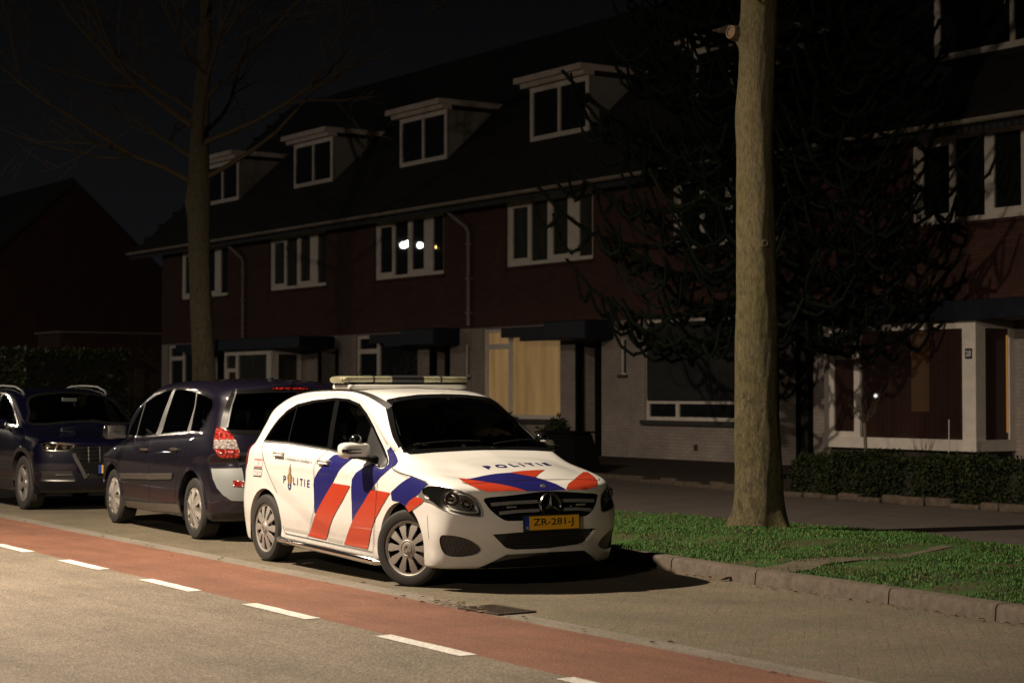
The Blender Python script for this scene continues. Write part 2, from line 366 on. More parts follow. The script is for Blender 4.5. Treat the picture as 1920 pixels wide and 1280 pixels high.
def suv_rows():
    L = lambda *a, **k: lower_row(*a, SU_X, **k)
    rows = [L(.23,.84,2.0,-2.1), L(.25,.90,2.10,-2.2), L(.34,.925,2.19,-2.28), L(.48,.94,2.235,-2.33), L(.62,.948,2.245,-2.35), L(.74,.948,2.24,-2.34), L(.85,.945,2.225,-2.31)]
    r6 = [(-2.28,0,.96),(-2.26,.38,.96),(-2.2,.70,.96),(-2.07,.87,.97),(-1.88,.925,.98),(-1.41,.938,.98),(-1,.938,.98),(-.55,.936,.975),(-.1,.934,.97),(.35,.932,.97),(.7,.93,.965),(1.0,.928,.965),(1.2,.925,.965),(1.41,.92,.965),(1.68,.895,.955),(1.92,.84,.94),(2.07,.73,.93),(2.17,.46,.915),(2.2,.22,.91),(2.21,0,.905)]
    r7 = [(-2.24,0,1.06),(-2.23,.36,1.06),(-2.17,.66,1.06),(-2.04,.83,1.07),(-1.86,.895,1.08),(-1.41,.915,1.09),(-1,.918,1.085),(-.55,.916,1.08),(-.1,.912,1.07),(.35,.905,1.06),(.7,.90,1.05),(1.0,.89,1.045),(1.2,.88,1.04),(1.41,.865,1.03),(1.66,.825,1.015),(1.87,.76,.99),(1.99,.64,.975),(2.08,.42,.955),(2.12,.2,.945),(2.13,0,.94)]
    r8 = [(-2.20,0,1.15),(-2.18,.34,1.15),(-2.12,.62,1.15),(-1.98,.78,1.16),(-1.82,.845,1.17),(-1.41,.862,1.165),(-1,.865,1.16),(-.55,.863,1.15),(-.1,.86,1.14),(.35,.855,1.13),(.7,.845,1.12),(1.0,.835,1.11),(1.2,.82,1.09),(1.4,.78,1.07),(1.6,.71,1.045),(1.78,.62,1.02),(1.88,.5,1.005),(1.97,.34,.99),(2.02,.17,.98),(2.03,0,.975)]
    r9 = [(-2.10,0,1.32),(-2.09,.32,1.32),(-2.03,.57,1.32),(-1.91,.71,1.34),(-1.75,.775,1.37),(-1.38,.79,1.385),(-1,.795,1.39),(-.55,.795,1.39),(-.1,.79,1.38),(.33,.79,1.34),(.66,.79,1.27),(.95,.785,1.18),(1.17,.75,1.115),(1.36,.67,1.08),(1.54,.58,1.055),(1.66,.5,1.035),(1.76,.4,1.02),(1.84,.27,1.01),(1.88,.13,1.0),(1.9,0,.995)]
    r10 = [(-2.0,0,1.48),(-1.99,.3,1.48),(-1.94,.52,1.48),(-1.84,.64,1.50),(-1.70,.69,1.54),(-1.35,.70,1.59),(-1,.70,1.605),(-.55,.70,1.61),(-.1,.695,1.60),(.28,.70,1.54),(.58,.72,1.42),(.87,.74,1.27),(1.12,.71,1.14),(1.32,.52,1.10),(1.46,.46,1.075),(1.58,.4,1.055),(1.66,.32,1.04),(1.73,.21,1.03),(1.77,.1,1.02),(1.79,0,1.015)]
    r11 = [(-1.94,0,1.57),(-1.93,.22,1.57),(-1.88,.38,1.57),(-1.80,.46,1.58),(-1.67,.48,1.60),(-1.33,.49,1.63),(-.97,.49,1.642),(-.55,.49,1.645),(-.1,.49,1.64),(.26,.49,1.60),(.55,.5,1.51),(.84,.51,1.36),(1.13,.47,1.17),(1.3,.33,1.115),(1.42,.29,1.09),(1.5,.25,1.07),(1.57,.2,1.055),(1.63,.13,1.045),(1.66,.06,1.035),(1.68,0,1.03)]
    r12 = [(-1.93,0,1.60),(-1.91,0,1.60),(-1.86,0,1.605),(-1.77,0,1.61),(-1.65,0,1.62),(-1.32,0,1.645),(-.95,0,1.655),(-.55,0,1.66),(-.1,0,1.655),(.25,0,1.62),(.54,0,1.54),(.83,0,1.385),(1.15,0,1.18),(1.28,0,1.13),(1.38,0,1.1),(1.44,0,1.085),(1.5,0,1.07),(1.55,0,1.06),(1.58,0,1.05),(1.6,0,1.045)]
    return rows+[r6, r7, r8, r9, r10, r11, r12]
# ================================================================ car parts shared by the three cars
def glass_mat(name, tint, rough=.01):
    m = bpy.data.materials.new(name); m.use_nodes = True; nt = m.node_tree; nt.nodes.clear()
    out = N(nt, 'ShaderNodeOutputMaterial'); tr = N(nt, 'ShaderNodeBsdfTransparent'); gl = N(nt, 'ShaderNodeBsdfGlossy')
    tr.inputs[0].default_value = tint; gl.inputs['Roughness'].default_value = rough; gl.inputs[0].default_value = (1, 1, 1, 1)
    fr = N(nt, 'ShaderNodeFresnel'); fr.inputs[0].default_value = 1.5; mx = N(nt, 'ShaderNodeMixShader')
    nt.links.new(fr.outputs[0], mx.inputs[0]); nt.links.new(tr.outputs[0], mx.inputs[1]); nt.links.new(gl.outputs[0], mx.inputs[2]); nt.links.new(mx.outputs[0], out.inputs[0]); return m
def paint(name, col, dirt=.25, metal=0., rough=.35, dirtcol=(.16, .13, .10, 1), flake=0., dz=.55):
    """lacquer with a film of road dirt on the lower panels"""
    m, nt, b = newmat(name); co = objco(nt); sp = N(nt, 'ShaderNodeSeparateXYZ'); nt.links.new(co, sp.inputs[0])
    mr = N(nt, 'ShaderNodeMapRange'); mr.inputs[1].default_value = .15; mr.inputs[2].default_value = dz; mr.inputs[3].default_value = 1; mr.inputs[4].default_value = .12
    nt.links.new(sp.outputs[2], mr.inputs[0]); n1 = noise(nt, 7, 6, .7, co); n2 = noise(nt, 60, 3, .6, co)
    mu = N(nt, 'ShaderNodeMath', operation='MULTIPLY'); nt.links.new(n1.outputs[0], mu.inputs[0]); nt.links.new(mr.outputs[0], mu.inputs[1])
    m2 = N(nt, 'ShaderNodeMath', operation='MULTIPLY'); nt.links.new(mu.outputs[0], m2.inputs[0]); m2.inputs[1].default_value = dirt*1.6; m2.use_clamp = True
    base = col
    if flake:
        v = N(nt, 'ShaderNodeTexVoronoi'); v.inputs['Scale'].default_value = 900; nt.links.new(co, v.inputs['Vector'])
        r = ramp(nt, v.outputs['Color'], [(0, lin(*[c*.6 for c in col[:3]])), (1, lin(*[min(1, c*(1+flake)) for c in col[:3]]))]); base = r.outputs[0]
    nt.links.new(mix(nt, m2.outputs[0], base, dirtcol), b.inputs['Base Color'])
    rr = N(nt, 'ShaderNodeMapRange'); nt.links.new(m2.outputs[0], rr.inputs[0]); rr.inputs[3].default_value = rough; rr.inputs[4].default_value = .8
    b.inputs['Specular IOR Level'].default_value = .12; nt.links.new(rr.outputs[0], b.inputs['Roughness']); b.inputs['Metallic'].default_value = metal
    cw = N(nt, 'ShaderNodeMapRange'); nt.links.new(m2.outputs[0], cw.inputs[0]); cw.inputs[3].default_value = 1.0; cw.inputs[4].default_value = .1
    nt.links.new(cw.outputs[0], b.inputs['Coat Weight']); b.inputs['Coat Roughness'].default_value = .03
    bump(nt, b, n2.outputs[0], .02, .002); return m
MT = {}
def car_mats():
    MT['white'] = paint('white_lacquer', lin(.62, .61, .58), .42)
    MT['blue_foil'] = paint('blue_foil', lin(.011, .011, .105), .16, rough=.4)
    MT['red_foil'] = paint('red_foil', lin(.40, .038, .014), .16, rough=.4)
    MT['gold_foil'] = mat('gold_foil', lin(.28, .17, .06), .45, .3)
    MT['grey_foil'] = mat('reflective_grey_tape', lin(.36, .34, .31), .4)
    MT['black'] = mat('black_plastic', lin(.012), .45)
    MT['gloss_black'] = mat('gloss_black_trim', lin(.006), .12, coat=.5)
    MT['rubber'] = mat('tyre_rubber', lin(.022, .020, .018), .85)
    MT['chrome'] = mat('chrome', lin(.75, .73, .70), .16, 1.0)
    MT['satin'] = mat('satin_metal', lin(.45, .44, .42), .38, .9)
    MT['grille_silver'] = mat('grille_silver', lin(.42, .41, .39), .4, .4)
    MT['cover'] = paint('silver_wheel_cover', lin(.40, .38, .35), .5, metal=.35, rough=.42, dirtcol=(.12, .09, .07, 1), dz=.9)
    MT['alloy'] = mat('bright_alloy', lin(.62, .60, .57), .28, .85)
    MT['brake'] = mat('brake_metal', lin(.10, .09, .085), .6, .6)
    MT['dark'] = mat('dark_cavity', lin(.006), .9, spec=.1)
    MT['bowl'] = mat('lamp_bowl', lin(.30, .29, .28), .25, .8)
    MT['glass'] = glass_mat('car_glass', (.72, .78, .73, 1)); MT['privacy'] = glass_mat('dark_side_glass', (.22, .24, .24, 1))
    MT['lens'] = glass_mat('lamp_lens', (.88, .88, .86, 1))
    MT['seat'] = mat('seat_cloth', lin(.030, .030, .032), .9); MT['trim'] = mat('pale_pillar_lining', lin(.58, .62, .52), .8); MT['grey_ink'] = mat('grey_print', lin(.12, .12, .14), .5)
    m, nt, b = newmat('red_lamp_glass'); b.inputs['Base Color'].default_value = lin(.45, .012, .008); b.inputs['Roughness'].default_value = .12; b.inputs['Coat Weight'].default_value = 1
    co = objco(nt); w = N(nt, 'ShaderNodeTexVoronoi'); w.inputs['Scale'].default_value = 38; nt.links.new(co, w.inputs['Vector']); bump(nt, b, w.outputs[0], .9, .02)
    nt.links.new(ramp(nt, w.outputs[0], [(0, lin(.48, .035, .014)), (.5, lin(.20, .006, .004)), (1, lin(.08, .003, .003))]).outputs[0], b.inputs['Base Color']); MT['red_lamp'] = m
    m, nt, b = newmat('clear_lamp_glass'); b.inputs['Roughness'].default_value = .12; b.inputs['Coat Weight'].default_value = 1
    co = objco(nt); w = N(nt, 'ShaderNodeTexVoronoi'); w.inputs['Scale'].default_value = 45; nt.links.new(co, w.inputs['Vector']); bump(nt, b, w.outputs[0], .8, .02)
    nt.links.new(ramp(nt, w.outputs[0], [(0, lin(.42, .37, .33)), (.6, lin(.17, .14, .13)), (1, lin(.08, .06, .05))]).outputs[0], b.inputs['Base Color']); MT['clear_lamp'] = m
    m, nt, b = newmat('honeycomb_mesh'); b.inputs['Roughness'].default_value = .5; co = objco(nt)
    w = N(nt, 'ShaderNodeTexVoronoi', feature='DISTANCE_TO_EDGE'); w.inputs['Scale'].default_value = 55; w.inputs['Randomness'].default_value = .15; nt.links.new(co, w.inputs['Vector'])
    nt.links.new(ramp(nt, w.outputs[0], [(.0, lin(.035)), (.18, lin(.03)), (.26, lin(.002))]).outputs[0], b.inputs['Base Color']); MT['mesh'] = m
    MT['yellow_plate'] = mat('yellow_plate', lin(.62, .33, .02), .35); MT['plate_blue'] = mat('plate_blue', lin(.01, .04, .28), .4)
    MT['ink'] = mat('black_ink', lin(.01), .4); MT['paper'] = mat('sticker_white', lin(.55, .52, .50), .5); MT['inkred'] = mat('sticker_red', lin(.35, .05, .04), .5)
    m, nt, b = newmat('lightbar_dome'); b.inputs['Base Color'].default_value = lin(.42, .40, .26); b.inputs['Roughness'].default_value = .1; b.inputs['Transmission Weight'].default_value = .35; b.inputs['Coat Weight'].default_value = 1
    co = objco(nt); w = N(nt, 'ShaderNodeTexWave'); w.inputs['Scale'].default_value = 14; w.inputs['Distortion'].default_value = 3; nt.links.new(co, w.inputs['Vector']); bump(nt, b, w.outputs[0], .5, .01); MT['dome'] = m
def add_wheel(car, pos, side, steer, tyreR, rimR, W, kind, parts='cover'):
    """side = -1 right (outer face -y), +1 left"""
    rz = steer + (0 if side < 0 else math.pi)
    M = Matrix.Translation(Vector(pos)) @ Matrix.Rotation(rz, 4, 'Z')
    w = MB(); w.lathe(wheel_tyre(tyreR, W, rimR), 64, M)
    # barrel and brake behind the spokes
    w2 = MB(); w2.lathe([(rimR+.004, -W*.36), (rimR-.012, -W*.30), (rimR-.03, 0), (rimR-.03, W*.36), (.02, W*.30)], 40, M)
    tyre = w.build('wheel', MT['rubber'], car, autos=R(35))
    w2.build('barrel', MT['dark'], tyre, autos=R(40))
    b = MB(); b.lathe([(.145, -W*.10), (.145, -W*.02), (.05, -W*.02), (.05, -W*.16), (0, -W*.16)], 32, M)
    b.add(*[(lambda mb: [[M @ Vector(v) for v in mb.v], mb.f])(MB().bbox(-.05, .05, -W*.22, 0, .07, .165, .01))][0]); b.build('brake', MT['brake'], tyre, autos=R(35))
    y0 = -W*.40
    if kind == 'tenslot':
        f = lambda r: y0+.004-.020*math.sin(min(1, max(0, (rimR-r)/(rimR*.75)))*math.pi*.5)
        prof = [(rimR+.008, y0+.012), (rimR+.004, y0-.004)]+[(rimR-.006-i*(rimR-.075)/22, f(rimR-.006-i*(rimR-.075)/22)) for i in range(23)]+[(.062, y0-.021), (.056, y0-.017), (.050, y0-.017), (.045, y0-.024), (.03, y0-.026), (.001, y0-.027)]
        def slots(r, a):
            if not (.085 < r < rimR-.022): return False
            d = (a*10/(2*math.pi)+.5+.0) % 1 - .5 + .0
            d = ((a+math.pi/2)*10/(2*math.pi)+.5) % 1-.5
            hw = .012+.048*(r-.085)/(rimR-.1)*.62
            return abs(d*2*math.pi/10*r) < hw*.72
        vs, fs = polar_cap(prof, slots, 200)
    elif kind == 'sevenpetal':
        f = lambda r: y0-.006-.022*math.sin(min(1, max(0, (rimR-r)/(rimR)))*math.pi*.5)
        prof = [(rimR+.008, y0+.012), (rimR+.004, y0-.004)]+[(rimR-.008-i*(rimR-.04)/22, f(rimR-.008-i*(rimR-.04)/22)) for i in range(23)]+[(.02, y0-.033), (.001, y0-.034)]
        def slots(r, a):
            if not (rimR*.42 < r < rimR-.02): return False
            d = ((a+math.pi/2)*7/(2*math.pi)+.5) % 1-.5; q = (r-rimR*.42)/(rimR*.5)
            return abs(d) < .055+.13*min(1, q*1.3)*(1 if q < .75 else max(0, (1.02-q)/.27))
        vs, fs = polar_cap(prof, slots, 196)
        vs = [v+Vector((0, -.010*math.cos(7*math.atan2(v.z, v.x)+math.pi/2*7)*(min(1, max(0, (Vector((v.x, 0, v.z)).length-.05)/.1))), 0)) if Vector((v.x, 0, v.z)).length < rimR-.015 else v for v in vs]
    else:
        f = lambda r: y0+.030*(1-min(1, r/rimR))-.004
        prof = [(rimR+.008, y0+.010), (rimR+.004, y0-.006)]+[(rimR-.004-i*(rimR-.05)/22, f(rimR-.004-i*(rimR-.05)/22)) for i in range(23)]+[(.04, y0+.01), (.001, y0+.008)]
        def slots(r, a):
            if not (.085 < r < rimR-.018): return False
            d = abs(((a+math.pi/2)*5/(2*math.pi)+.5) % 1-.5)*2*math.pi/5*r
            return d > .034+.012*r/rimR
        vs, fs = polar_cap(prof, slots, 200, .03)
    c = MB(); c.add([M @ v for v in vs], fs)
    o = c.build({'tenslot': 'wheel_cover', 'sevenpetal': 'wheel_cover', 'five': 'alloy_rim'}[kind], MT['alloy'] if kind == 'five' else MT['cover'], tyre, autos=R(28))
    if kind == 'tenslot':
        g = MB()
        g.lathe([(.030, y0-.028), (.030, y0-.032), (.026, y0-.032)], 30, M)
        for k in range(3):
            a = math.pi/2+k*2*math.pi/3
            tip = Vector((math.cos(a)*.027, y0-.033, math.sin(a)*.027)); l = Vector((math.cos(a+1.05)*.005, y0-.033, math.sin(a+1.05)*.005)); r2 = Vector((math.cos(a-1.05)*.005, y0-.033, math.sin(a-1.05)*.005))
            ce = Vector((0, y0-.036, 0)); g.add([M @ q for q in (tip, l, ce, r2)], [(0, 1, 2), (0, 2, 3)])
        g.build('hub_badge', MT['chrome'], o)
    return tyre
def wheel_wells(mb, xs, rad, y0, y1, cz=.31):
    for x in xs:
        for sg in (1, -1):
            vs = []; fs = []; n = 24
            for k in range(n+1):
                a = -.35+(math.pi+.7)*k/n
                for y in (y0, y1): vs.append(Vector((x+rad*math.cos(a), sg*y, cz+rad*math.sin(a))))
            for k in range(n): fs.append((2*k, 2*k+1, 2*k+3, 2*k+2))
            c = len(vs); vs.append(Vector((x, sg*y0, cz))); fs += [(2*k, 2*k+2, c) for k in range(n)]
            mb.add(vs, fs)
def arch_poly(x, z, r, zb, n=36, rz=None):
    rz = rz or r; pts = []
    for k in range(n+1):
        a = math.pi*k/n; pts.append((x+r*math.cos(a), z+rz*math.sin(a)))
    return pts+[(x-r*1.0, zb), (x+r*1.0, zb)]
def finish_body(B, car, m, name='body'):
    bmesh.ops.delete(B.bm, geom=[v for v in B.bm.verts if not v.link_faces], context='VERTS')
    me = bpy.data.meshes.new(name); B.bm.to_mesh(me); me.materials.append(m)
    me.polygons.foreach_set('use_smooth', [True]*len(me.polygons)); me.update()
    o = bpy.data.objects.new(name, me); COL.objects.link(o); o.parent = car
    bm = bmesh.new(); bm.from_mesh(me); bmesh.ops.recalc_face_normals(bm, faces=bm.faces); bm.to_mesh(me); bm.free()
    return o
def seat_mb(x, y):
    s = MB(); s.bbox(x-.25, x+.25, y-.24, y+.24, .38, .56, .05)
    M = Matrix.Translation((x-.27, y, .5)) @ Matrix.Rotation(R(-16), 4, 'Y')
    s.bbox(-.06, .06, -.23, .23, 0, .62, .05, M); s.bbox(-.05, .05, -.13, .13, .67, .86, .045, M)
    s.tube([M @ Vector((0, -.05, .6)), M @ Vector((0, -.05, .7))], .008); s.tube([M @ Vector((0, .05, .6)), M @ Vector((0, .05, .7))], .008)
    return s
def interior(car, xf, xr, yw, belt, dash_z):
    c = MB(); c.box(xr, xf, -yw, yw, .30, .34)
    for sg in (1, -1): c.box(xr, xf, sg*yw, sg*(yw+.02), .3, belt)
    c.box(xr-.02, xr, -yw, yw, .3, belt); c.box(xf, xf+.02, -yw, yw, .3, belt)
    c.build('cabin_lining', MT['seat'], car)
    d = MB(); d.bbox(xf-.38, xf+.02, -yw+.01, yw-.01, .65, dash_z, .06); d.bbox(xf-.46, xf-.25, -.5, -.16, .8, dash_z+.03, .05)
    d.bbox(xf-.46, xf-.25, .16, .55, .8, dash_z+.03, .05); d.build('dashboard', MT['black'], car, autos=R(40))
    for y in (-.36, .36): seat_mb(-.05, y).build('seat', MT['seat'], car, autos=R(40))
    for y in (-.42, .42, 0): seat_mb(-.92, y).build('seat', MT['seat'], car, autos=R(40))
    s = MB(); M = Matrix.Translation((xf-.52, .36, dash_z-.06)) @ Matrix.Rotation(R(-65), 4, 'Y')
    s.lathe([(.185+.016*math.cos(a*math.pi/4), .016*math.sin(a*math.pi/4)) for a in range(8)], 32, M @ Matrix.Rotation(R(90), 4, 'X'), closed=True)
    s.tube([M @ Vector((0, -.18, 0)), M @ Vector((0, .18, 0))], .014); s.tube([M @ Vector((0, 0, 0)), M @ Vector((0, 0, -.2))], .03)
    s.build('steering_wheel', MT['black'], car, autos=R(40))
POL_DLO = [(-1.534,1.131),(-1.443,1.237),(-1.342,1.334),(-1.193,1.419),(-1.029,1.472),(-.709,1.511),(-.294,1.534),(-.054,1.525),(.161,1.482),(.338,1.398),(.518,1.286),(.699,1.149),(.877,1.006),(.898,.973),(.845,.967),(.678,.993),(.474,1.026),(-.157,1.093),(-.995,1.132)]
def police_crease(q):
    x, y, z = q
    if y > .6 and -1.45 < x < 1.0 and .22 < z < 1.0:
        zl = .875-(x+1.37)*.355 if x < .2 else .318
        zl = max(zl, .36); d = zl-z
        f = max(0, min(1, (x+1.45)/.25))*max(0, min(1, (1.0-x)/.3))
        if d > 0: q.y -= .013*f*min(1, d/.13)*max(0, min(1, (z-.22)/.10))
        e = 1-min(1, abs(z-(.90-.02*x))/.05); q.y += .005*f*max(0, e)
    return q
def build_police(loc, rz):
    car = empty('police_car', loc, rz, 'white police car with blue and red stripes and roof light bar, parked askew', 'police car')
    B = Body(police_rows(), 10, 8, police_crease)
    W = MT['white']
    ws = [(-.742,1.088),(-.5,1.103),(-.2,1.113),(0,1.116),(.2,1.113),(.5,1.103),(.742,1.088),(.70,1.20),(.63,1.36),(.575,1.478),(.53,1.519),(.44,1.538),(.25,1.558),(0,1.564),(-.25,1.558),(-.44,1.538),(-.53,1.519),(-.575,1.478),(-.63,1.36),(-.70,1.20)]
    rw = smoothpoly([(-.62,1.12),(0,1.10),(.62,1.12),(.57,1.28),(.50,1.42),(.3,1.455),(0,1.46),(-.3,1.455),(-.50,1.42),(-.57,1.28)], 4)
    hl = smoothpoly([(-.864,.792),(-.853,.823),(-.826,.844),(-.757,.825),(-.610,.749),(-.573,.620),(-.618,.603),(-.735,.619),(-.835,.658),(-.868,.716)], 3)
    grille = smoothpoly([(-.545,.750),(-.36,.768),(-.14,.786),(.0,.792),(.16,.786),(.38,.768),(.545,.750),(.54,.715),(.50,.66),(.42,.60),(.33,.578),(0,.57),(-.33,.566),(-.42,.578),(-.50,.64),(-.54,.70)], 3)
    lower = [(-.505,.462),(-.287,.474),(0,.480),(.287,.480),(.505,.474),(.47,.43),(.41,.372),(.34,.350),(0,.332),(-.30,.333),(-.385,.350),(-.45,.41)]
    fog = smoothpoly([(-.848,.445),(-.838,.361),(-.806,.297),(-.725,.282),(-.617,.297),(-.562,.328),(-.590,.372),(-.662,.419),(-.749,.448),(-.820,.458)], 3)
    mir = lambda p: [(-x, z) for x, z in p]
    sill = [(-.99,.255),(.90,.20)]
    arches = [arch_poly(1.285, .33, .352, .1, rz=.358), arch_poly(-1.375, .33, .352, .1, rz=.358)]
    P0 = Body(police_rows(), 10, 8, police_crease)           # uncut copy for projecting the fittings
    for ax in ('r', 'l'):
        B.cut(ax, POL_DLO)
        for a in arches: B.cut(ax, a)
    B.cut('f', ws); B.cut('b', rw); B.cut('f', hl); B.cut('f', mir(hl)); B.cut('f', grille); B.cut('f', lower); B.cut('f', fog); B.cut('f', mir(fog))
    body = finish_body(B, car, W)
    s = MB()
    for a in arches:
        for ax in ('r', 'l'): skirt(s, P0, ax, a[:37], .05, closed=False)
    for p in (fog, mir(fog), lower): skirt(s, P0, 'f', p, .05)
    skirt(s, P0, 'f', hl, .03); skirt(s, P0, 'f', mir(hl), .03)
    s.build('wheel_arch_lip', W, car, autos=R(40))
    u = MB(); wheel_wells(u, (1.31, -1.40), .375, .52, .84); u.box(-1.85, 1.85, -.60, .60, .175, .30); u.build('underbody', MT['dark'], car)
    # dark side blades inside the fascia openings
    g = MB(); patch(g, P0, 'f', grille, -.055, .05, along=True); skirt(g, P0, 'f', grille, .055); g.build('grille_back', MT['gloss_black'], car, autos=R(40))
    g = MB()
    for z0, z1 in ((.712, .010), (.642, .012)):
        for sg in (-1, 1):
            line = [(sg*.10, z0+.004), (sg*.30, z0), (sg*(.505 if z0 > .7 else .45), z0-.012)]
            ribbon(g, P0, 'f', line, .026, -.004, thick=.02)
    g.build('grille_bar', MT['grille_silver'], car, autos=R(40))
    for sg in (-1, 1):
        q = MB(); x = P0.hit('f', (sg*.335, .676)).x; q.bbox(x-.02, x-.006, sg*.335-.045, sg*.335+.045, .668, .684, .003); q.build('grille_flasher', MT['satin'], car)
    xg = P0.hit('f', (0, .68)).x
    st = MB(); C = Vector((xg+.012, 0, .683)); M = Matrix.Translation(C) @ Matrix.Rotation(R(-6), 4, 'Y')
    st.lathe([(.096, -.03), (.104, -.02), (.106, 0), (.100, .012), (.093, .012), (.091, .002), (.089, -.02)], 48, M, 'x')
    for k in range(3):
        a = math.pi/2+k*2*math.pi/3; tip = Vector((.012, math.cos(a)*.094, math.sin(a)*.094))
        l = Vector((.0, math.cos(a+1.05)*.016, math.sin(a+1.05)*.016)); r = Vector((.0, math.cos(a-1.05)*.016, math.sin(a-1.05)*.016)); ce = Vector((.018, 0, 0))
        st.add([M @ v for v in (tip, l, ce, r)], [(0, 1, 2), (0, 2, 3)])
    badge = st.build('front_badge', MT['chrome'], car, autos=R(35))
    d = MB(); d.lathe([(.092, -.02), (.092, -.008), (0, -.006)], 40, M, 'x'); d.build('badge_disc', MT['gloss_black'], badge, autos=R(35))
    g = MB(); patch(g, P0, 'f', lower, -.045, .06, along=True)
    for k in range(6): ribbon(g, P0, 'f', [(-.42+.012*k, .355+k*.019), (.42-.012*k, .355+k*.019)], .007, -.028, thick=.012)
    g.build('lower_grille', MT['black'], car)
    for p in (fog, mir(fog)):
        g = MB(); patch(g, P0, 'f', p, -.03, .05, along=True); g.build('side_intake', MT['mesh'], car)
    v = MB(); patch(v, P0, 'f', [(-.58,.195),(-.54,.212),(-.48,.243),(-.375,.298),(0,.305),(.375,.298),(.48,.243),(.54,.212),(.58,.195)], .009, .02)
    ribbon(v, P0, 'f', [(-.52,.205),(-.46,.222),(-.35,.245),(0,.253),(.35,.245),(.46,.222),(.52,.205)], .018, .024, thick=.02)
    v.build('front_valance', MT['gloss_black'], car, autos=R(50))
    # headlights
    for p, sg in ((hl, -1), (mir(hl), 1)):
        g = MB(); patch(g, P0, 'f', p, .002, .04); lens = g.build('headlight', MT['lens'], car, smooth=True)
        g = MB(); patch(g, P0, 'f', p, -.075, .04, along=True); skirt(g, P0, 'f', p, .075, -.004); g.build('headlight_bowl', MT['bowl'], lens, autos=R(40))
        g = MB(); inner = [(x*.0+sg*.715+(x-sg*.715)*.80, .728+(z-.728)*.70) for x, z in p]
        ribbon(g, P0, 'f', inner, .012, -.03, closed=True, thick=.03); ribbon(g, P0, 'f', p, .007, .003, closed=True)
        g.build('headlight_surround', MT['satin'], lens, autos=R(40))
        g = MB()
        for (yy, zz, rr) in ((.765, .745, .046), (.665, .700, .040)):
            h = P0.hit('f', (sg*yy, zz)); MM = Matrix.Translation((h.x-.055, sg*yy, zz)) @ Matrix.Rotation(sg*R(18), 4, 'Z')
            g.lathe([(rr*1.25, .01), (rr*1.15, .03), (rr, .03), (rr*.95, .0), (rr*.55, -.03), (.004, -.035)], 28, MM, 'x')
            g.lathe([(rr*.62, -.02), (rr*.55, .012), (rr*.3, .028), (.002, .033)], 24, MM, 'x')
        g.build('reflector', MT['chrome'], lens, autos=R(50))
    # glass
    g = MB(); patch(g, P0, 'f', ws, -.004, .07); g.build('windshield', MT['glass'], car, smooth=True)
    g = MB(); patch(g, P0, 'b', rw, -.004, .07); g.build('rear_window', MT['privacy'], car, smooth=True)
    g = MB(); ribbon(g, P0, 'f', ws, .030, .002, closed=True); ribbon(g, P0, 'b', rw, .025, .002, closed=True)
    g.build('window_seal', MT['gloss_black'], car, autos=R(40))
    wp = MB()
    for sg, x0 in ((1, -.62), (1, .12)):
        pts = [(x0+t*.62, 1.135+.05*math.sin(t*2.2)*.6) for t in (0, .25, .5, .75, 1)]
        wp.tube([P0.hit('f', q, .02) for q in pts], .006, 6)
    wp.build('wiper', MT['black'], car)
    for ax, sg in (('r', -1), ('l', 1)):
        D = POL_DLO
        front = [p for p in D if p[0] > -.23]; 
        quarter = [(-1.534,1.131),(-1.443,1.237),(-1.342,1.334),(-1.193,1.419),(-1.035,1.468),(-.995,1.132)]
        rear = [(-.995,1.132),(-1.035,1.468),(-.709,1.511),(-.290,1.534),(-.190,1.096)]
        fr = [(-.190,1.096),(-.290,1.534),(-.054,1.525),(.161,1.482),(.338,1.398),(.470,1.318),(.475,1.026)]
        tri = [(.475,1.026),(.470,1.318),(.518,1.286),(.699,1.149),(.877,1.006),(.898,.973),(.845,.967),(.678,.993)]
        for nm, pl, mt in (('quarter_window', quarter, 'privacy'), ('rear_door_window', rear, 'privacy'), ('front_door_window', fr, 'glass')):
            g = MB(); patch(g, P0, ax, pl, -.006, .06); g.build(nm, MT[mt], car, smooth=True)
        g = MB(); patch(g, P0, ax, tri, .002, .06); g.build('mirror_triangle', MT['black'], car, smooth=True)
        g = MB(); ribbon(g, P0, ax, D, .022, .003, closed=True, thick=.008)
        ribbon(g, P0, ax, [(-1.015,1.47),(-.985,1.13)], .022, .002); ribbon(g, P0, ax, [(-.245,1.535),(-.150,1.095)], .085, .001); ribbon(g, P0, ax, [(.47,1.31),(.475,1.03)], .014, .003)
        g.build('window_frame', MT['gloss_black'], car, autos=R(40))
        g = MB(); ribbon(g, P0, ax, [(-1.50,1.126),(-.995,1.124),(-.157,1.084),(.474,1.016),(.80,.968)], .008, .007); g.build('window_chrome', MT['satin'], car)
        # panel gaps
        g = MB()
        gap1 = smoothpoly([(-.150,1.095),(-.305,.95),(-.312,.839),(-.300,.709),(-.30,.546),(-.40,.40),(-.474,.275)], 4, False)
        gap2 = smoothpoly([(.475,1.02),(.44,.90),(.41,.80),(.409,.70),(.44,.486),(.36,.33),(.345,.26)], 4, False)
        gap2b = smoothpoly([(.80,.96),(.86,.86),(.88,.74),(.86,.56),(.83,.42),(.80,.25)], 4, False)
        gap0 = smoothpoly([(-1.534,1.123),(-1.43,.99),(-1.25,.80),(-1.10,.66)], 4, False)
        for q in (gap1, gap2b, gap0, [(-.99,.36),(-.93,.292),(.80,.245)], smoothpoly([(.958,1.03),(1.01,.975),(1.18,.93),(1.40,.905),(1.62,.868)], 4, False)): ribbon(g, P0, ax, q, .006, .0060)
        ribbon(g, P0, ax, [(1.70,.60),(1.72,.42)], .004, .002)
        g.build('panel_gap', MT['black'], car)
        # stripes
        st1 = smoothpoly([(-.056,1.012),(-.03,1.035),(.061,1.045),(.313,1.021),(.21,.947),(.113,.863),(.051,.797),(-.08,.68),(-.225,.549),(-.285,.512),(-.298,.60),(-.309,.709),(-.315,.815),(-.194,.914)], 2)
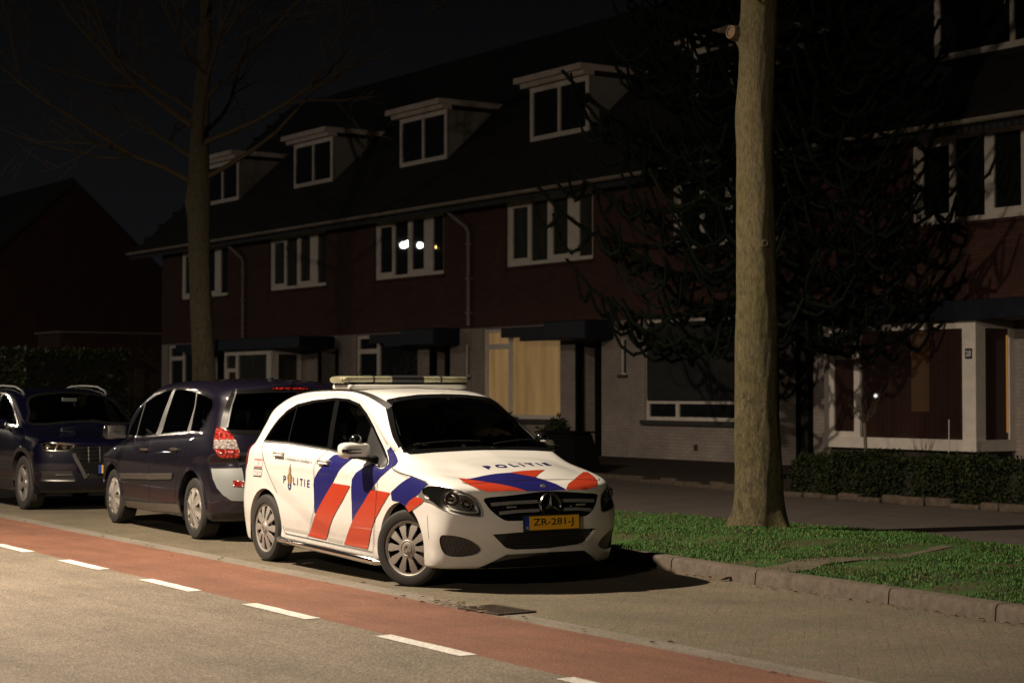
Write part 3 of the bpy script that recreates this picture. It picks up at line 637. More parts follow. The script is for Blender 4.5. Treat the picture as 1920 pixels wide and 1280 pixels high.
        b2 = [(.657,.985),(.571,.946),(.476,.901),(.412,.843),(.409,.756),(.428,.646),(.44,.480),(.52,.555),(.631,.641),(.779,.772),(.839,.829),(.916,.886),(.99,.93),(1.055,.975),(1.050,1.02),(1.0,1.052),(.93,1.09),(.862,1.135),(.800,1.100),(.88,1.030),(.925,.985),(.923,.956),(.890,.948),(.856,.950),(.77,.968)]
        b3 = [(1.334,.877),(1.404,.906),(1.56,.875),(1.660,.852),(1.620,.825),(1.590,.800),(1.570,.776),(1.511,.743),(1.432,.706),(1.377,.658),(1.271,.694),(1.150,.699),(1.121,.763),(1.242,.832)]
        for q in (st1, b2, b3):
            g = MB(); patch(g, P0, ax, [p for p in q], .0042, .018); g.build('blue_stripe', MT['blue_foil'], car, smooth=True)
        r1 = [(.058,.797),(.388,.787),(.26,.66),(.135,.552),(.06,.48),(-.10,.288),(-.458,.300),(-.36,.41),(-.225,.549),(-.08,.68)]
        r2 = [(.779,.772),(1.111,.760),(.961,.627),(.86,.53),(.80,.45),(.735,.34),(.70,.262),(.257,.274),(.35,.38),(.44,.480),(.52,.555),(.631,.641)]
        r3 = [(1.511,.743),(1.600,.742),(1.645,.718),(1.60,.69),(1.545,.667),(1.48,.636),(1.434,.616),(1.377,.658),(1.432,.706)]
        for q in (r1, r2, r3):
            g = MB(); patch(g, P0, ax, q, .0052, .018); g.build('red_stripe', MT['red_foil'], car, smooth=True)
        g = MB(); ribbon(g, P0, ax, smoothpoly([(-1.25,1.505),(-.888,1.556),(-.532,1.572),(-.182,1.570),(.039,1.540),(.256,1.462),(.478,1.345),(.655,1.243),(.80,1.155)], 4, False), .026, .002)
        ribbon(g, P0, ax, [(-.94,.335),(-.48,.322)], .028, .002); ribbon(g, P0, ax, [(-.07,.300),(.23,.290)], .028, .002); ribbon(g, P0, ax, [(1.09,.945),(1.34,.900)], .026, .002)
        g.build('reflective_tape', MT['grey_foil'], car)
        # lettering
        fl = 1 if sg < 0 else -1
        def put(txt, c0, c1, h, tilt, mt, nm, bold=0, gap=None, off=.003):
            def fn(uu, vv):
                if sg > 0: uu = 1-uu
                x = c0[0]+(c1[0]-c0[0])*uu; z = c0[1]+(c1[1]-c0[1])*uu+h*vv
                return P0.hit(ax, (x, z), off)
            v, f = textmap(txt, fn, bold, gap=gap); q = MB(); q.add(v, f); return q.build(nm, MT[mt], car)
        if sg < 0:
            put('P', (-.950,.756), (-.893,.755), .070, 0, 'blue_foil', 'side_lettering', .012)
            for k, (ch, xa, xb) in enumerate((('L', -.742, -.694), ('I', -.658, -.645), ('T', -.602, -.545), ('I', -.512, -.499), ('E', -.452, -.402))):
                put(ch, (xa, .750-.003*k), (xb, .7495-.003*k), .068, 0, 'blue_foil', 'side_lettering', .012)
        else:
            put('POLITIE', (-.95,.745), (-.40,.745), .07, 0, 'blue_foil', 'side_lettering', .012, gap=.18)
        put('\u00ab waakzaam en dienstbaar \u00bb', (-.930,.972), (-.374,.954), .027, 0, 'grey_ink', 'motto_lettering', .010, off=.0045)
        # flame emblem with ring
        ex, ez = -.815, .765
        g = MB()
        book = [(ex-.052,ez+.06),(ex-.03,ez+.085),(ex,ez+.06),(ex+.03,ez+.08),(ex+.052,ez+.055),(ex+.045,ez+.01),(ex+.008,ez-.035),(ex-.002,ez-.035),(ex-.044,ez+.015)]
        flame = [(ex-.028,ez+.088),(ex-.022,ez+.12),(ex+.0,ez+.155),(ex+.004,ez+.185),(ex+.018,ez+.15),(ex+.026,ez+.115),(ex+.018,ez+.083),(ex,ez+.066)]
        gap_ = [(ex+.0,ez+.02),(ex+.012,ez+.055)]
        patch(g, P0, ax, book, .003, .03); patch(g, P0, ax, flame, .003, .03); e = g.build('flame_emblem', MT['gold_foil'], car)
        g = MB(); ribbon(g, P0, ax, [(ex+.002, ez-.02), (ex+.008, ez+.03), (ex+.002, ez+.062)], .006, .0042); ribbon(g, P0, ax, [(ex-.012,ez+.09),(ex+.006,ez+.12),(ex+.008,ez+.15)], .005, .0042); g.build('emblem_highlight', MT['paper'], e)
        g = MB(); ring = [(ex-.002+.028*math.cos(a*math.pi/12), ez-.028+.030*math.sin(a*math.pi/12)) for a in range(9, 28)]
        ribbon(g, P0, ax, ring, .016, .0035, step=.006); g.build('emblem_ring', MT['blue_foil'], e)
        # two stickers on the rear wing
        for zz, mt in ((.920, 'inkred'), (.833, 'ink')):
            xa = -1.632 if zz > .9 else -1.642
            g = MB(); q = [(xa, zz-.036), (xa+.195, zz-.034), (xa+.213, zz+.036), (xa+.008, zz+.034)]
            patch(g, P0, ax, q, .002, .04); o = g.build('sticker', MT['paper'], car)
            g = MB(); ribbon(g, P0, ax, [q[0], q[1]], .008, .0035); ribbon(g, P0, ax, [q[3], q[2]], .010, .0035); ribbon(g, P0, ax, [q[1], q[2]], .003, .0035); ribbon(g, P0, ax, [q[3], q[0]], .003, .0035)
            g.build('sticker_border', MT[mt], o)
            g = MB()
            if zz < .9:
                patch(g, P0, ax, [(xa+.085, zz-.012), (xa+.10, zz-.018), (xa+.115, zz), (xa+.10, zz+.022)], .0035, .03)
                for (a, b) in ((.02, .075), (.125, .185)): ribbon(g, P0, ax, [(xa+a, zz+.006), (xa+b, zz+.006)], .014, .003)
                ribbon(g, P0, ax, [(xa+.02, zz-.02), (xa+.18, zz-.02)], .006, .003)
            else:
                for a in range(3): ribbon(g, P0, ax, [(xa+.085, zz+.018-a*.018), (xa+.135, zz+.018-a*.018)], .011, .003)
            g.build('sticker_print', MT['grey_foil'] if zz < .9 else MT['grey_foil'], o)
        # handles
        for hx, hz in ((-1.06, 1.012), (-.135, .966)):
            g = MB(); el = [(hx+.085*math.cos(a*math.pi/10), hz+.032*math.sin(a*math.pi/10)) for a in range(20)]
            patch(g, P0, ax, el, .0015, .03); rc = g.build('handle_recess', MT['white'], car, smooth=True)
            p = P0.hit(ax, (hx, hz)); g = MB(); g.bbox(hx-.095, hx+.085, p.y+sg*.002, p.y+sg*.018, hz-.006, hz+.022, .009); g.build('door_handle', MT['white'], car, autos=R(50))
            g = MB(); ribbon(g, P0, ax, [(hx-.06, hz-.018), (hx, hz-.026), (hx+.05, hz-.020)], .010, .004); g.build('handle_painted_shadow', MT['grey_foil'], rc)  # grey strip painted in as the shadow below the handle
        # mirror
        g = MB(); bm = bmesh.new(); bmesh.ops.create_uvsphere(bm, u_segments=24, v_segments=16, radius=1)
        for v in bm.verts:
            c = v.co; k = lambda t: math.copysign(abs(t)**.55, t)
            v.co = Vector((.60+.075*k(c.x)-.03*k(c.y)*sg, sg*(.965+.125*k(c.y)*sg), 1.098+.070*k(c.z)))
        g.addbm(bm); mo = g.build('side_mirror', MT['white'], car, smooth=True)
        g = MB(); g.bbox(.525, .535, sg*.965-.105, sg*.965+.105, 1.045, 1.15, .004); g.build('mirror_glass', MT['chrome'], mo)
        g = MB(); g.bbox(.55, .70, sg*1.08-.005, sg*1.08+.012, 1.082, 1.112, .003); g.bbox(.662, .682, sg*.975-.09, sg*.975+.10, 1.075, 1.085, .003); g.bbox(.662, .682, sg*.975-.09, sg*.975+.10, 1.105, 1.113, .003); g.build('mirror_indicator', MT['gloss_black'], mo)
        g = MB(); g.bbox(.57, .70, sg*.83-.06, sg*.86+.07, 1.015, 1.045, .01); g.bbox(.58, .68, sg*.93-.10, sg*.93+.11, 1.028, 1.045, .006); g.build('mirror_arm', MT['black'], mo, autos=R(40))
        g = MB(); g.lathe([(.0, .052), (.03, .045), (.05, .022), (.055, 0), (.048, -.03)], 24, Matrix.Translation((.60, sg*.95, 1.185)) @ Matrix.Rotation(R(90), 4, 'Y') @ Matrix.Rotation(R(-90), 4, 'Y'), 'z'); g.build('mirror_camera_dome', MT['gloss_black'], mo, autos=R(60))
        # steel tube under the sill
        g = MB(); g.tube([(-1.06, sg*.80, .235), (-1.03, sg*.885, .232), (-.4, sg*.90, .212), (.3, sg*.90, .19), (.84, sg*.885, .168), (.88, sg*.80, .166)], .033, 14); g.build('sill_tube', MT['chrome'], car, autos=R(50))
        # tail light
        g = MB(); patch(g, P0, ax, [(-2.04,.90),(-1.86,.86),(-1.82,.93),(-1.80,1.06),(-1.86,1.10),(-1.98,1.06)], .008, .05, thick=.01); g.build('tail_light', MT['red_lamp'], car, smooth=False)
    # bonnet graphics and lettering
    # (x, y) outlines on the bonnet
    T = {
     'red_stripe': [[(.895,-.640),(.935,-.595),(.991,-.549),(1.063,-.455),(1.116,-.364),(1.181,-.26),(1.226,-.190),(1.212,-.30),(1.198,-.42),(1.175,-.525),(1.135,-.59),(1.063,-.635),(.98,-.655)],
                    [(.903,-.168),(.884,-.08),(.872,.006),(.857,.21),(.93,.11),(1.010,.015),(.957,-.089)],
                    [(1.222,.188),(1.14,.26),(1.074,.354),(.93,.52),(.818,.648),(.822,.695),(.92,.660),(1.05,.615),(1.16,.54),(1.212,.40),(1.220,.28)]],
     'blue_stripe': [[(.935,-.595),(.935,-.56),(.917,-.44),(.905,-.30),(.903,-.168),(.957,-.089),(1.010,.015),(1.068,.078),(1.132,.136),(1.222,.188),(1.232,0),(1.226,-.190),(1.181,-.26),(1.116,-.364),(1.063,-.455),(.991,-.549)]]}
    for nm, L in T.items():
        for q in L:
            g = MB(); patch(g, P0, 'd', q, .0022 if nm[0] == 'b' else .0030, .025); g.build(nm, MT['blue_foil' if nm[0] == 'b' else 'red_foil'], car, smooth=True)
    def bon(uu, vv):
        y = -.300+.690*uu; xb = .782-.045*uu-.03*uu*uu; xt = xb-.088
        return P0.hit('d', (xb+(xt-xb)*vv, y), .004)
    v, f = textmap('POLITIE', bon, .040, gap=.34); g = MB(); g.add(v, f); g.build('hood_lettering', MT['blue_foil'], car)
    g = MB(); ribbon(g, P0, 'd', smoothpoly([(1.00,-.67),(1.045,-.626),(1.058,-.45),(1.058,-.2),(1.056,0),(1.058,.2),(1.058,.45),(1.045,.626),(1.00,.67)], 4, False), .006, .004)
    g.build('hood_gap', MT['black'], car)
    x = P0.hit('d', (1.165, 0)); g = MB(); g.lathe([(.026, 0), (.026, .004), (.018, .007), (0, .007)], 24, Matrix.Translation(x) @ Matrix.Rotation(R(35), 4, 'Y'), 'z'); g.build('hood_badge', MT['satin'], car)
    # roof rail ditches and roof antenna
    g = MB()
    for sg in (-1, 1): ribbon(g, P0, 't', smoothpoly([(-1.55,sg*.585),(-.9,sg*.60),(-.3,sg*.60),(.1,sg*.59),(.35,sg*.585),(.53,sg*.575)], 3, False), .045, .004)
    g.build('roof_ditch', MT['black'], car)
    # number plate
    px = P0.hit('f', (0, .55)).x+.012; M = Matrix.Translation((px, 0, .545)) @ Matrix.Rotation(R(-4), 4, 'Y')
    g = MB(); g.bbox(-.008, .004, -.275, .275, -.068, .068, .004, M); pl = g.build('plate_holder', MT['black'], car)
    g = MB(); g.box(.004, .008, -.222, .260, -.055, .055, M); g.build('number_plate', MT['yellow_plate'], pl)
    g = MB(); g.box(.004, .008, -.260, -.222, -.055, .055, M); g.build('plate_band', MT['plate_blue'], pl)
    v, f = textmap('ZR-281-J', lambda a, b: M @ Vector((.0095, -.185+.39*a, -.036+.072*b)), .012); g = MB(); g.add(v, f); g.build('plate_lettering', MT['ink'], pl)
    v, f = textmap('NL', lambda a, b: M @ Vector((.0095, -.254+.024*a, -.045+.020*b)), .01); g = MB(); g.add(v, f); g.build('plate_country', MT['paper'], pl)
    # light bar
    lb = MB(); lb.bbox(-.50, -.16, -.62, .62, 1.615, 1.668, .02); base = lb.build('lightbar_base', MT['white'], car, autos=R(50))
    for (y0, y1, mt, nm) in ((-.675, -.36, 'dome', 'lightbar_dome'), (-.345, -.165, 'dome', 'lightbar_dome'), (.165, .345, 'dome', 'lightbar_dome'), (.36, .675, 'dome', 'lightbar_dome'), (-.36, -.345, 'black', 'lightbar_divider'), (.345, .36, 'black', 'lightbar_divider'), (-.165, .165, 'black', 'lightbar_centre')):
        g = MB(); n = 14; e = .006 if 'dome' not in mt else 0
        secs = []
        ys = [y0, y1] if abs(y0) < .6 and abs(y1) < .6 else ([y0, y0+.02, y0+.05, y1] if y0 < 0 else [y0, y1-.05, y1-.02, y1])
        for y in ys:
            t = max(0, (abs(y)-.625)/.05); sc = 1-.32*t*t
            secs.append([Vector((-.33+(.15+e)*sc*(-1 if 0 else 1)*math.copysign(abs(math.cos(a))**.6, math.cos(a)), y, 1.708+(.036+e)*sc*math.copysign(abs(math.sin(a))**.6, math.sin(a)))) for a in [2*math.pi*k/24 for k in range(24)]])
        vs = [v for s_ in secs for v in s_]; fs = [(i*24+j, i*24+(j+1) % 24, (i+1)*24+(j+1) % 24, (i+1)*24+j) for i in range(len(secs)-1) for j in range(24)]
        fs += [tuple(range(24)), tuple(range((len(secs)-1)*24, len(secs)*24))]
        g.add(vs, fs); o = g.build(nm, MT[mt], car, autos=R(50))
        if nm == 'lightbar_dome':
            q = MB(); q.bbox(-.40, -.20, y0+.03, y1-.03, 1.685, 1.735, .01)
            q.build('lamp_module', MT['satin'], o)
    g = MB(); g.bbox(-.45, -.20, -.64, .64, 1.666, 1.676, .004); g.build('lightbar_tray', MT['black'], car)
    g = MB()
    for sg in (-1, 1):
        line = [(sg*.655, 1.14), (sg*.625, 1.26), (sg*.58, 1.38), (sg*.53, 1.49)]
        vs = []
        for k, (y, z) in enumerate(line):
            h = P0.hit('f', (y, z), 0); w_ = .20-.03*k
            vs += [h+Vector((-.05, -sg*.01, -.01)), h+Vector((-.05-w_, sg*.02, -.02))]
        g.add(vs, [(2*k, 2*k+1, 2*k+3, 2*k+2) for k in range(3)])
    g.build('pillar_lining', MT['trim'], car)
    g = MB(); g.bbox(.50, .515, .14, .42, 1.478, 1.498, .003); g.build('sun_visor', MT['trim'], car)
    interior(car, 1.02, -1.6, .66, .96, 1.0)
    g = MB(); g.bbox(.50, .52, -.12, .12, 1.43, 1.475, .006); g.tube([(.55, 0, 1.54), (.52, 0, 1.47)], .01); g.build('interior_mirror', MT['black'], car)
    add_wheel(car, (1.31, -.775, .316), -1, R(27), .316, .222, .205, 'tenslot')
    add_wheel(car, (1.31, .775, .316), 1, R(27), .316, .222, .205, 'tenslot')
    add_wheel(car, (-1.40, -.775, .316), -1, 0, .316, .222, .205, 'tenslot')
    add_wheel(car, (-1.40, .775, .316), 1, 0, .316, .222, .205, 'tenslot')
    return car
def mirror_mb(x, y, z, sx, sy, sz):
    g = MB(); bm = bmesh.new(); bmesh.ops.create_uvsphere(bm, u_segments=24, v_segments=16, radius=1)
    k = lambda t: math.copysign(abs(t)**.6, t)
    for v in bm.verts: v.co = Vector((x+sx*k(v.co.x), y+sy*k(v.co.y), z+sz*k(v.co.z)))
    return g.addbm(bm)
def build_scenic(loc, rz, k):
    car = empty('parked_car', loc, rz, 'dark purple-blue people carrier with a red tail lamp, parked behind the police car', 'parked car'); car.scale = (k, k, k)
    MT['plum'] = paint('plum_lacquer', lin(.0022, .0015, .0070), .24, metal=0, rough=.45, dirtcol=(.046, .036, .031, 1), dz=1.0)
    MT['pad'] = mat('grey_bumper_plastic', lin(.15, .16, .155), .6)
    MT['sill'] = paint('dusty_sill_plastic', lin(.05, .042, .036), .8, dirtcol=(.13, .10, .075, 1), rough=.7)
    B = Body(scenic_rows(), 10, 8); P0 = Body(scenic_rows(), 10, 8)
    dlo = [(1.14,1.005),(1.02,1.125),(.80,1.275),(.55,1.395),(.30,1.475),(.0,1.520),(-.254,1.537),(-.65,1.538),(-1.011,1.512),(-1.30,1.475),(-1.514,1.436),(-1.560,1.365),(-1.48,1.22),(-1.375,1.090),(-1.051,1.088),(-.5,1.062),(.15,1.030),(.70,1.000)]
    rg = smoothpoly([(-.735,1.135),(-.68,1.105),(-.37,1.098),(0,1.095),(.37,1.098),(.68,1.105),(.735,1.135),(.66,1.345),(.585,1.485),(.50,1.510),(0,1.525),(-.50,1.510),(-.585,1.485),(-.66,1.345)], 2)
    ws = smoothpoly([(-.70,1.13),(0,1.17),(.70,1.13),(.66,1.30),(.60,1.45),(.45,1.52),(0,1.555),(-.45,1.52),(-.60,1.45),(-.66,1.30)], 3)
    arches = [arch_poly(1.36, .33, .35, .1, rz=.355), arch_poly(-1.33, .33, .365, .1, rz=.375)]
    for ax in ('r', 'l'):
        B.cut(ax, dlo)
        for a in arches: B.cut(ax, a)
    B.cut('f', ws); B.cut('b', rg)
    finish_body(B, car, MT['plum'])
    s = MB()
    for a in arches:
        for ax in ('r', 'l'):
            skirt(s, P0, ax, a[:37], .05, closed=False); ribbon(s, P0, ax, [((p[0]-a[18][0])*1.05+a[18][0], (p[1]-.33)*1.05+.33) for p in a[:37]], .035, .006, thick=.006)
    s.build('wheel_arch_lip', MT['plum'], car, autos=R(40))
    u = MB(); wheel_wells(u, (1.36, -1.33), .385, .52, .86); u.box(-1.8, 1.8, -.6, .6, .20, .33); u.build('underbody', MT['dark'], car)
    g = MB(); patch(g, P0, 'f', ws, -.004, .08); g.build('windshield', MT['glass'], car, smooth=True)
    g = MB(); patch(g, P0, 'b', rg, -.003, .07); g.build('rear_window', MT['glass'], car, smooth=True)
    g = MB(); ribbon(g, P0, 'b', rg, .045, .003, closed=True); ribbon(g, P0, 'f', ws, .03, .003, closed=True); g.build('window_seal', MT['gloss_black'], car, autos=R(40))
    for ax, sg in (('l', 1), ('r', -1)):
        tri = [(1.14,1.005),(1.02,1.125),(.80,1.275),(.60,1.375),(.78,1.0)]
        fr = [(.78,1.0),(.60,1.375),(.30,1.475),(.0,1.520),(-.254,1.537),(.03,1.035),(.15,1.030),(.70,1.000)]
        re = [(-.16,1.048),(-.34,1.538),(-.65,1.538),(-1.033,1.510),(-1.060,1.088),(-.5,1.062)]
        qu = [(-1.10,1.088),(-1.073,1.505),(-1.30,1.475),(-1.514,1.436),(-1.560,1.365),(-1.48,1.22),(-1.375,1.090)]
        for nm, pl in (('vent_window', tri), ('front_door_window', fr), ('rear_door_window', re), ('quarter_window', qu)):
            g = MB(); patch(g, P0, ax, pl, -.005, .06); g.build(nm, MT['glass'], car, smooth=True)
        g = MB(); patch(g, P0, ax, [(.03,1.035),(-.254,1.537),(-.34,1.538),(-.16,1.048)], .003, .05); ribbon(g, P0, ax, [(-1.052,1.510),(-1.075,1.36),(-1.08,1.088)], .030, .003)
        patch(g, P0, ax, [(-1.07,1.10),(-1.06,1.33),(-.985,1.09)], .002, .05); ribbon(g, P0, ax, [(.60,1.375),(.78,1.0)], .018, .004)
        g.build('door_pillar', MT['satin'], car, autos=R(40))
        g = MB(); ribbon(g, P0, ax, dlo, .020, .003, closed=True); g.build('window_frame', MT['gloss_black'], car)
        g = MB(); ribbon(g, P0, ax, [(1.0,1.14),(.80,1.285),(.55,1.405),(.30,1.487),(.0,1.533),(-.254,1.550),(-.65,1.550),(-1.05,1.520)], .010, .006); ribbon(g, P0, ax, [(.80,.990),(.15,1.020),(-.5,1.052),(-1.051,1.078)], .012, .006)
        g.build('window_chrome', MT['chrome'], car)
        g = MB()
        for q in (smoothpoly([(.05,1.03),(.02,.80),(.007,.616),(.04,.313)], 4, False), smoothpoly([(-1.10,1.08),(-1.085,.93),(-.99,.74),(-.86,.55),(-.823,.342)], 4, False), smoothpoly([(1.10,.97),(1.08,.75),(1.03,.52),(.86,.30)], 4, False), [(.86,.295),(0,.313),(-.823,.340)]): ribbon(g, P0, ax, q, .007, .003)
        g.build('panel_gap', MT['black'], car)
        for q in ([(1.012,.580),(.033,.617),(.006,.561),(.985,.527)], [(-.018,.618),(-.777,.648),(-.755,.592),(-.019,.557)]):
            g = MB(); patch(g, P0, ax, q, .012, .05, thick=.014); ml = g.build('side_moulding', MT['sill'], car, autos=R(40))
            g = MB(); ribbon(g, P0, ax, [q[0], q[1]], .010, .015); g.build('moulding_strip', MT['satin'], ml)
        g = MB(); patch(g, P0, ax, [(.86,.285),(0,.303),(-.90,.335),(-.93,.25),(0,.225),(.90,.215)], .006, .05, thick=.01); g.build('sill_panel', MT['sill'], car, autos=R(40))
        for hx, hz in ((.20, .873), (-.80, .902)):
            p = P0.hit(ax, (hx, hz)); g = MB(); g.bbox(hx-.10, hx+.10, p.y-.005, p.y+sg*.030 if sg > 0 else p.y+.005, hz-.010, hz+.018, .006) if sg > 0 else g.bbox(hx-.10, hx+.10, p.y-.030, p.y+.005, hz-.010, hz+.018, .006)
            dh = g.build('door_handle', MT['sill'], car, autos=R(50))
            g = MB(); el = [(hx+.07*math.cos(a*math.pi/10), hz-.022+.024*math.sin(a*math.pi/10)) for a in range(20)]; patch(g, P0, ax, el, .002, .03); g.build('handle_recess', MT['black'], dh)
        mo = mirror_mb(.93, sg*1.00, 1.06, .075, .13, .085).build('side_mirror', MT['gloss_black'], car, smooth=True)
        g = MB(); g.bbox(.855, .865, sg*1.0-.105, sg*1.0+.105, .99, 1.13, .004); g.build('mirror_glass', MT['chrome'], mo)
        g = MB(); g.bbox(.90, 1.0, sg*.86-.06, sg*.86+.06, .985, 1.02, .01); g.build('mirror_arm', MT['black'], mo)
        # tail lamp wraps round the corner: side view and rear view patches
        m = (lambda p: p) if sg > 0 else (lambda p: [(-a, b) for a, b in p])
        tl = [(.777,1.152),(.802,1.089),(.828,1.015),(.842,.941),(.82,.88),(.79,.851),(.631,.851),(.635,.926),(.654,1.02),(.676,1.085),(.725,1.127)]
        ring = m(tl)
        g = MB(); patch(g, P0, 'b', ring, .010, .03, thick=.012); lampo = g.build('tail_light', MT['red_lamp'], car, autos=R(60))
        g = MB(); patch(g, P0, 'b', m([(.822,1.022),(.648,1.023),(.632,.930),(.842,.935)]), .016, .03, thick=.008); g.build('reversing_lamp', MT['clear_lamp'], lampo, autos=R(60))
        pd = m([(.855,.735),(.852,.64),(.825,.545),(.785,.480),(.715,.423),(.594,.418),(.565,.500),(.57,.565),(.60,.62),(.606,.742)])
        g = MB(); patch(g, P0, 'b', pd, .010, .04, thick=.014); o = g.build('bumper_pad', MT['pad'], car, autos=R(50))
        g = MB(); patch(g, P0, 'b', m([(.700,.622),(.606,.618),(.612,.560),(.700,.567)]), .016, .04, thick=.006); g.build('reflector', MT['red_lamp'], o)
        # head lamp
        g = MB(); patch(g, P0, 'f', m([(.84,.80),(.80,.70),(.60,.64),(.50,.66),(.60,.76),(.75,.82)]), .004, .04); g.build('headlight', MT['clear_lamp'], car)
    g = MB(); patch(g, P0, 'b', [(-.56,.74),(.56,.74),(.50,.48),(-.50,.48)], .002, .05); g.build('tailgate_recess', MT['black'], car)
    g = MB(); patch(g, P0, 'b', [(-.58,.50),(.58,.50),(.75,.40),(.80,.30),(-.80,.30),(-.75,.40)], .006, .05); g.build('rear_bumper', MT['plum'], car, smooth=True)
    g = MB(); ribbon(g, P0, 'b', [(-.62,.75),(-.66,.95),(-.72,1.11)], .008, .004); ribbon(g, P0, 'b', [(.62,.75),(.66,.85)], .008, .004); ribbon(g, P0, 'b', [(.70,1.15),(.62,1.38),(.55,1.535)], .012, .004); ribbon(g, P0, 'b', [(-.70,1.15),(-.62,1.38),(-.55,1.535)], .012, .004); g.build('tailgate_gap', MT['black'], car)
    g = MB(); patch(g, P0, 'b', [(-.19,1.552),(.19,1.552),(.19,1.532),(-.19,1.532)], .008, .03, thick=.01); g.build('brake_light', MT['red_lamp'], car)
    g = MB(); patch(g, P0, 'b', [(-.26,.68),(.26,.68),(.26,.57),(-.26,.57)], .02, .1, thick=.01); g.build('number_plate', MT['yellow_plate'], car)
    g = MB(); p = P0.hit('t', (-1.25, .0)); g.bbox(p.x-.03, p.x+.05, -.02, .02, p.z-.005, p.z+.03, .01); g.tube([p+Vector((0,0,.02)), p+Vector((-.10,0,.30))], .003, 6); g.build('roof_aerial', MT['black'], car)
    g = MB(); patch(g, P0, 'f', [(-.45,.68),(.45,.68),(.40,.58),(-.40,.58)], .004, .06); patch(g, P0, 'f', [(-.6,.42),(.6,.42),(.55,.28),(-.55,.28)], .004, .06); g.build('front_grille', MT['black'], car)
    g = MB(); ribbon(g, P0, 'b', [(-.35,1.13),(.12,1.15)], .012, .018, thick=.01); g.build('rear_wiper', MT['black'], car)
    interior(car, 1.05, -1.65, .68, .96, .98)
    for x in (1.36, -1.33):
        for sg in (-1, 1): add_wheel(car, (x, sg*.775, .315), sg, 0, .315, .212, .205, 'sevenpetal')
    return car
def build_suv(loc, rz):
    car = empty('parked_car', loc, rz, 'black-blue off-roader with chrome grille bars at the left end of the row', 'parked car')
    MT['midnight'] = paint('midnight_lacquer', lin(.0006, .0006, .0055), .06, metal=0, rough=.4, dirtcol=(.04, .03, .024, 1), dz=.8)
    MT['clad'] = mat('dark_cladding', lin(.018, .014, .013), .6)
    B = Body(suv_rows(), 10, 8); P0 = Body(suv_rows(), 10, 8)
    dlo = [(.90,1.12),(.70,1.235),(.45,1.385),(.20,1.500),(-.05,1.560),(-.35,1.580),(-.9,1.575),(-1.4,1.535),(-1.72,1.43),(-1.80,1.30),(-1.66,1.20),(-1.1,1.185),(-.3,1.165),(.4,1.14)]
    ws = smoothpoly([(-.70,1.15),(0,1.185),(.70,1.15),(.67,1.30),(.61,1.47),(.45,1.55),(0,1.585),(-.45,1.55),(-.61,1.47),(-.67,1.30)], 3)
    rg = smoothpoly([(-.66,1.20),(0,1.18),(.66,1.20),(.58,1.40),(.5,1.50),(0,1.54),(-.5,1.50),(-.58,1.40)], 3)
    hl = [(-.862,.925),(-.80,.940),(-.448,.892),(-.43,.872),(-.505,.805),(-.70,.800),(-.845,.818)]
    mir = lambda p: [(-a, b) for a, b in p]
    arches = [arch_poly(1.41, .38, .415, .1, rz=.42), arch_poly(-1.41, .38, .415, .1, rz=.42)]
    for ax in ('r', 'l'):
        B.cut(ax, dlo)
        for a in arches: B.cut(ax, a)
    B.cut('f', ws); B.cut('b', rg); B.cut('f', hl); B.cut('f', mir(hl))
    finish_body(B, car, MT['midnight'])
    s = MB()
    for a in arches:
        for ax in ('r', 'l'): skirt(s, P0, ax, a[:37], .05, closed=False)
    s.build('wheel_arch_lip', MT['clad'], car, autos=R(40))
    for ax in ('r', 'l'):
        for a in arches:
            cx = a[18][0]; g = MB(); ribbon(g, P0, ax, [((p[0]-cx)*1.06+cx, (p[1]-.38)*1.06+.38) for p in a[:37]], .055, .012, thick=.014); g.build('wheel_arch_cladding', MT['clad'], car, autos=R(40))
    u = MB(); wheel_wells(u, (1.41, -1.41), .45, .55, .90, .38); u.box(-1.9, 1.9, -.6, .6, .23, .36); u.build('underbody', MT['dark'], car)
    g = MB(); patch(g, P0, 'f', ws, -.004, .08); g.build('windshield', MT['glass'], car, smooth=True)
    g = MB(); patch(g, P0, 'b', rg, -.004, .08); g.build('rear_window', MT['privacy'], car, smooth=True)
    g = MB(); ribbon(g, P0, 'f', ws, .03, .003, closed=True); ribbon(g, P0, 'b', rg, .03, .003, closed=True); g.build('window_seal', MT['gloss_black'], car)
    for ax, sg in (('r', -1), ('l', 1)):
        g = MB(); patch(g, P0, ax, [p for p in dlo if p[0] > -.2]+[(-.18,1.16)], -.004, .06); g.build('front_door_window', MT['glass'], car, smooth=True)
        g = MB(); patch(g, P0, ax, [(-.28,1.165),(-.24,1.575)]+[p for p in dlo if p[0] < -.25][:-1], -.004, .06); g.build('rear_door_window', MT['privacy'], car, smooth=True)
        g = MB(); ribbon(g, P0, ax, [(-.23,1.58),(-.23,1.16)], .08, .002); ribbon(g, P0, ax, [(-1.15,1.56),(-1.10,1.18)], .04, .002); g.build('door_pillar', MT['gloss_black'], car)
        g = MB(); ribbon(g, P0, ax, dlo, .026, .007, closed=True, thick=.006); g.build('window_chrome', MT['chrome'], car, autos=R(40))
        g = MB(); pts = [P0.hit('t', (x, sg*.60), h) for x, h in ((.38, .008), (.30, .036), (0, .044), (-.6, .044), (-1.2, .044), (-1.6, .036), (-1.72, .008))]; g.tube(pts, .015, 10); g.build('roof_rail', MT['satin'], car, autos=R(50))
        g = MB(); patch(g, P0, ax, [(.98,.40),(-.98,.42),(-.98,.26),(.98,.26)], .012, .06, thick=.014); g.build('sill_cladding', MT['clad'], car, autos=R(40))
        g = MB()
        for q in (smoothpoly([(-.20,1.16),(-.22,.8),(-.20,.42)], 4, False), smoothpoly([(.92,1.10),(.95,.8),(.93,.42)], 4, False), smoothpoly([(-1.1,1.18),(-1.05,.9),(-.93,.6)], 4, False), [(.95,.42),(-.95,.44)], [(.93,1.01),(1.4,.995),(1.85,.96)]): ribbon(g, P0, ax, q, .007, .003)
        g.build('panel_gap', MT['black'], car)
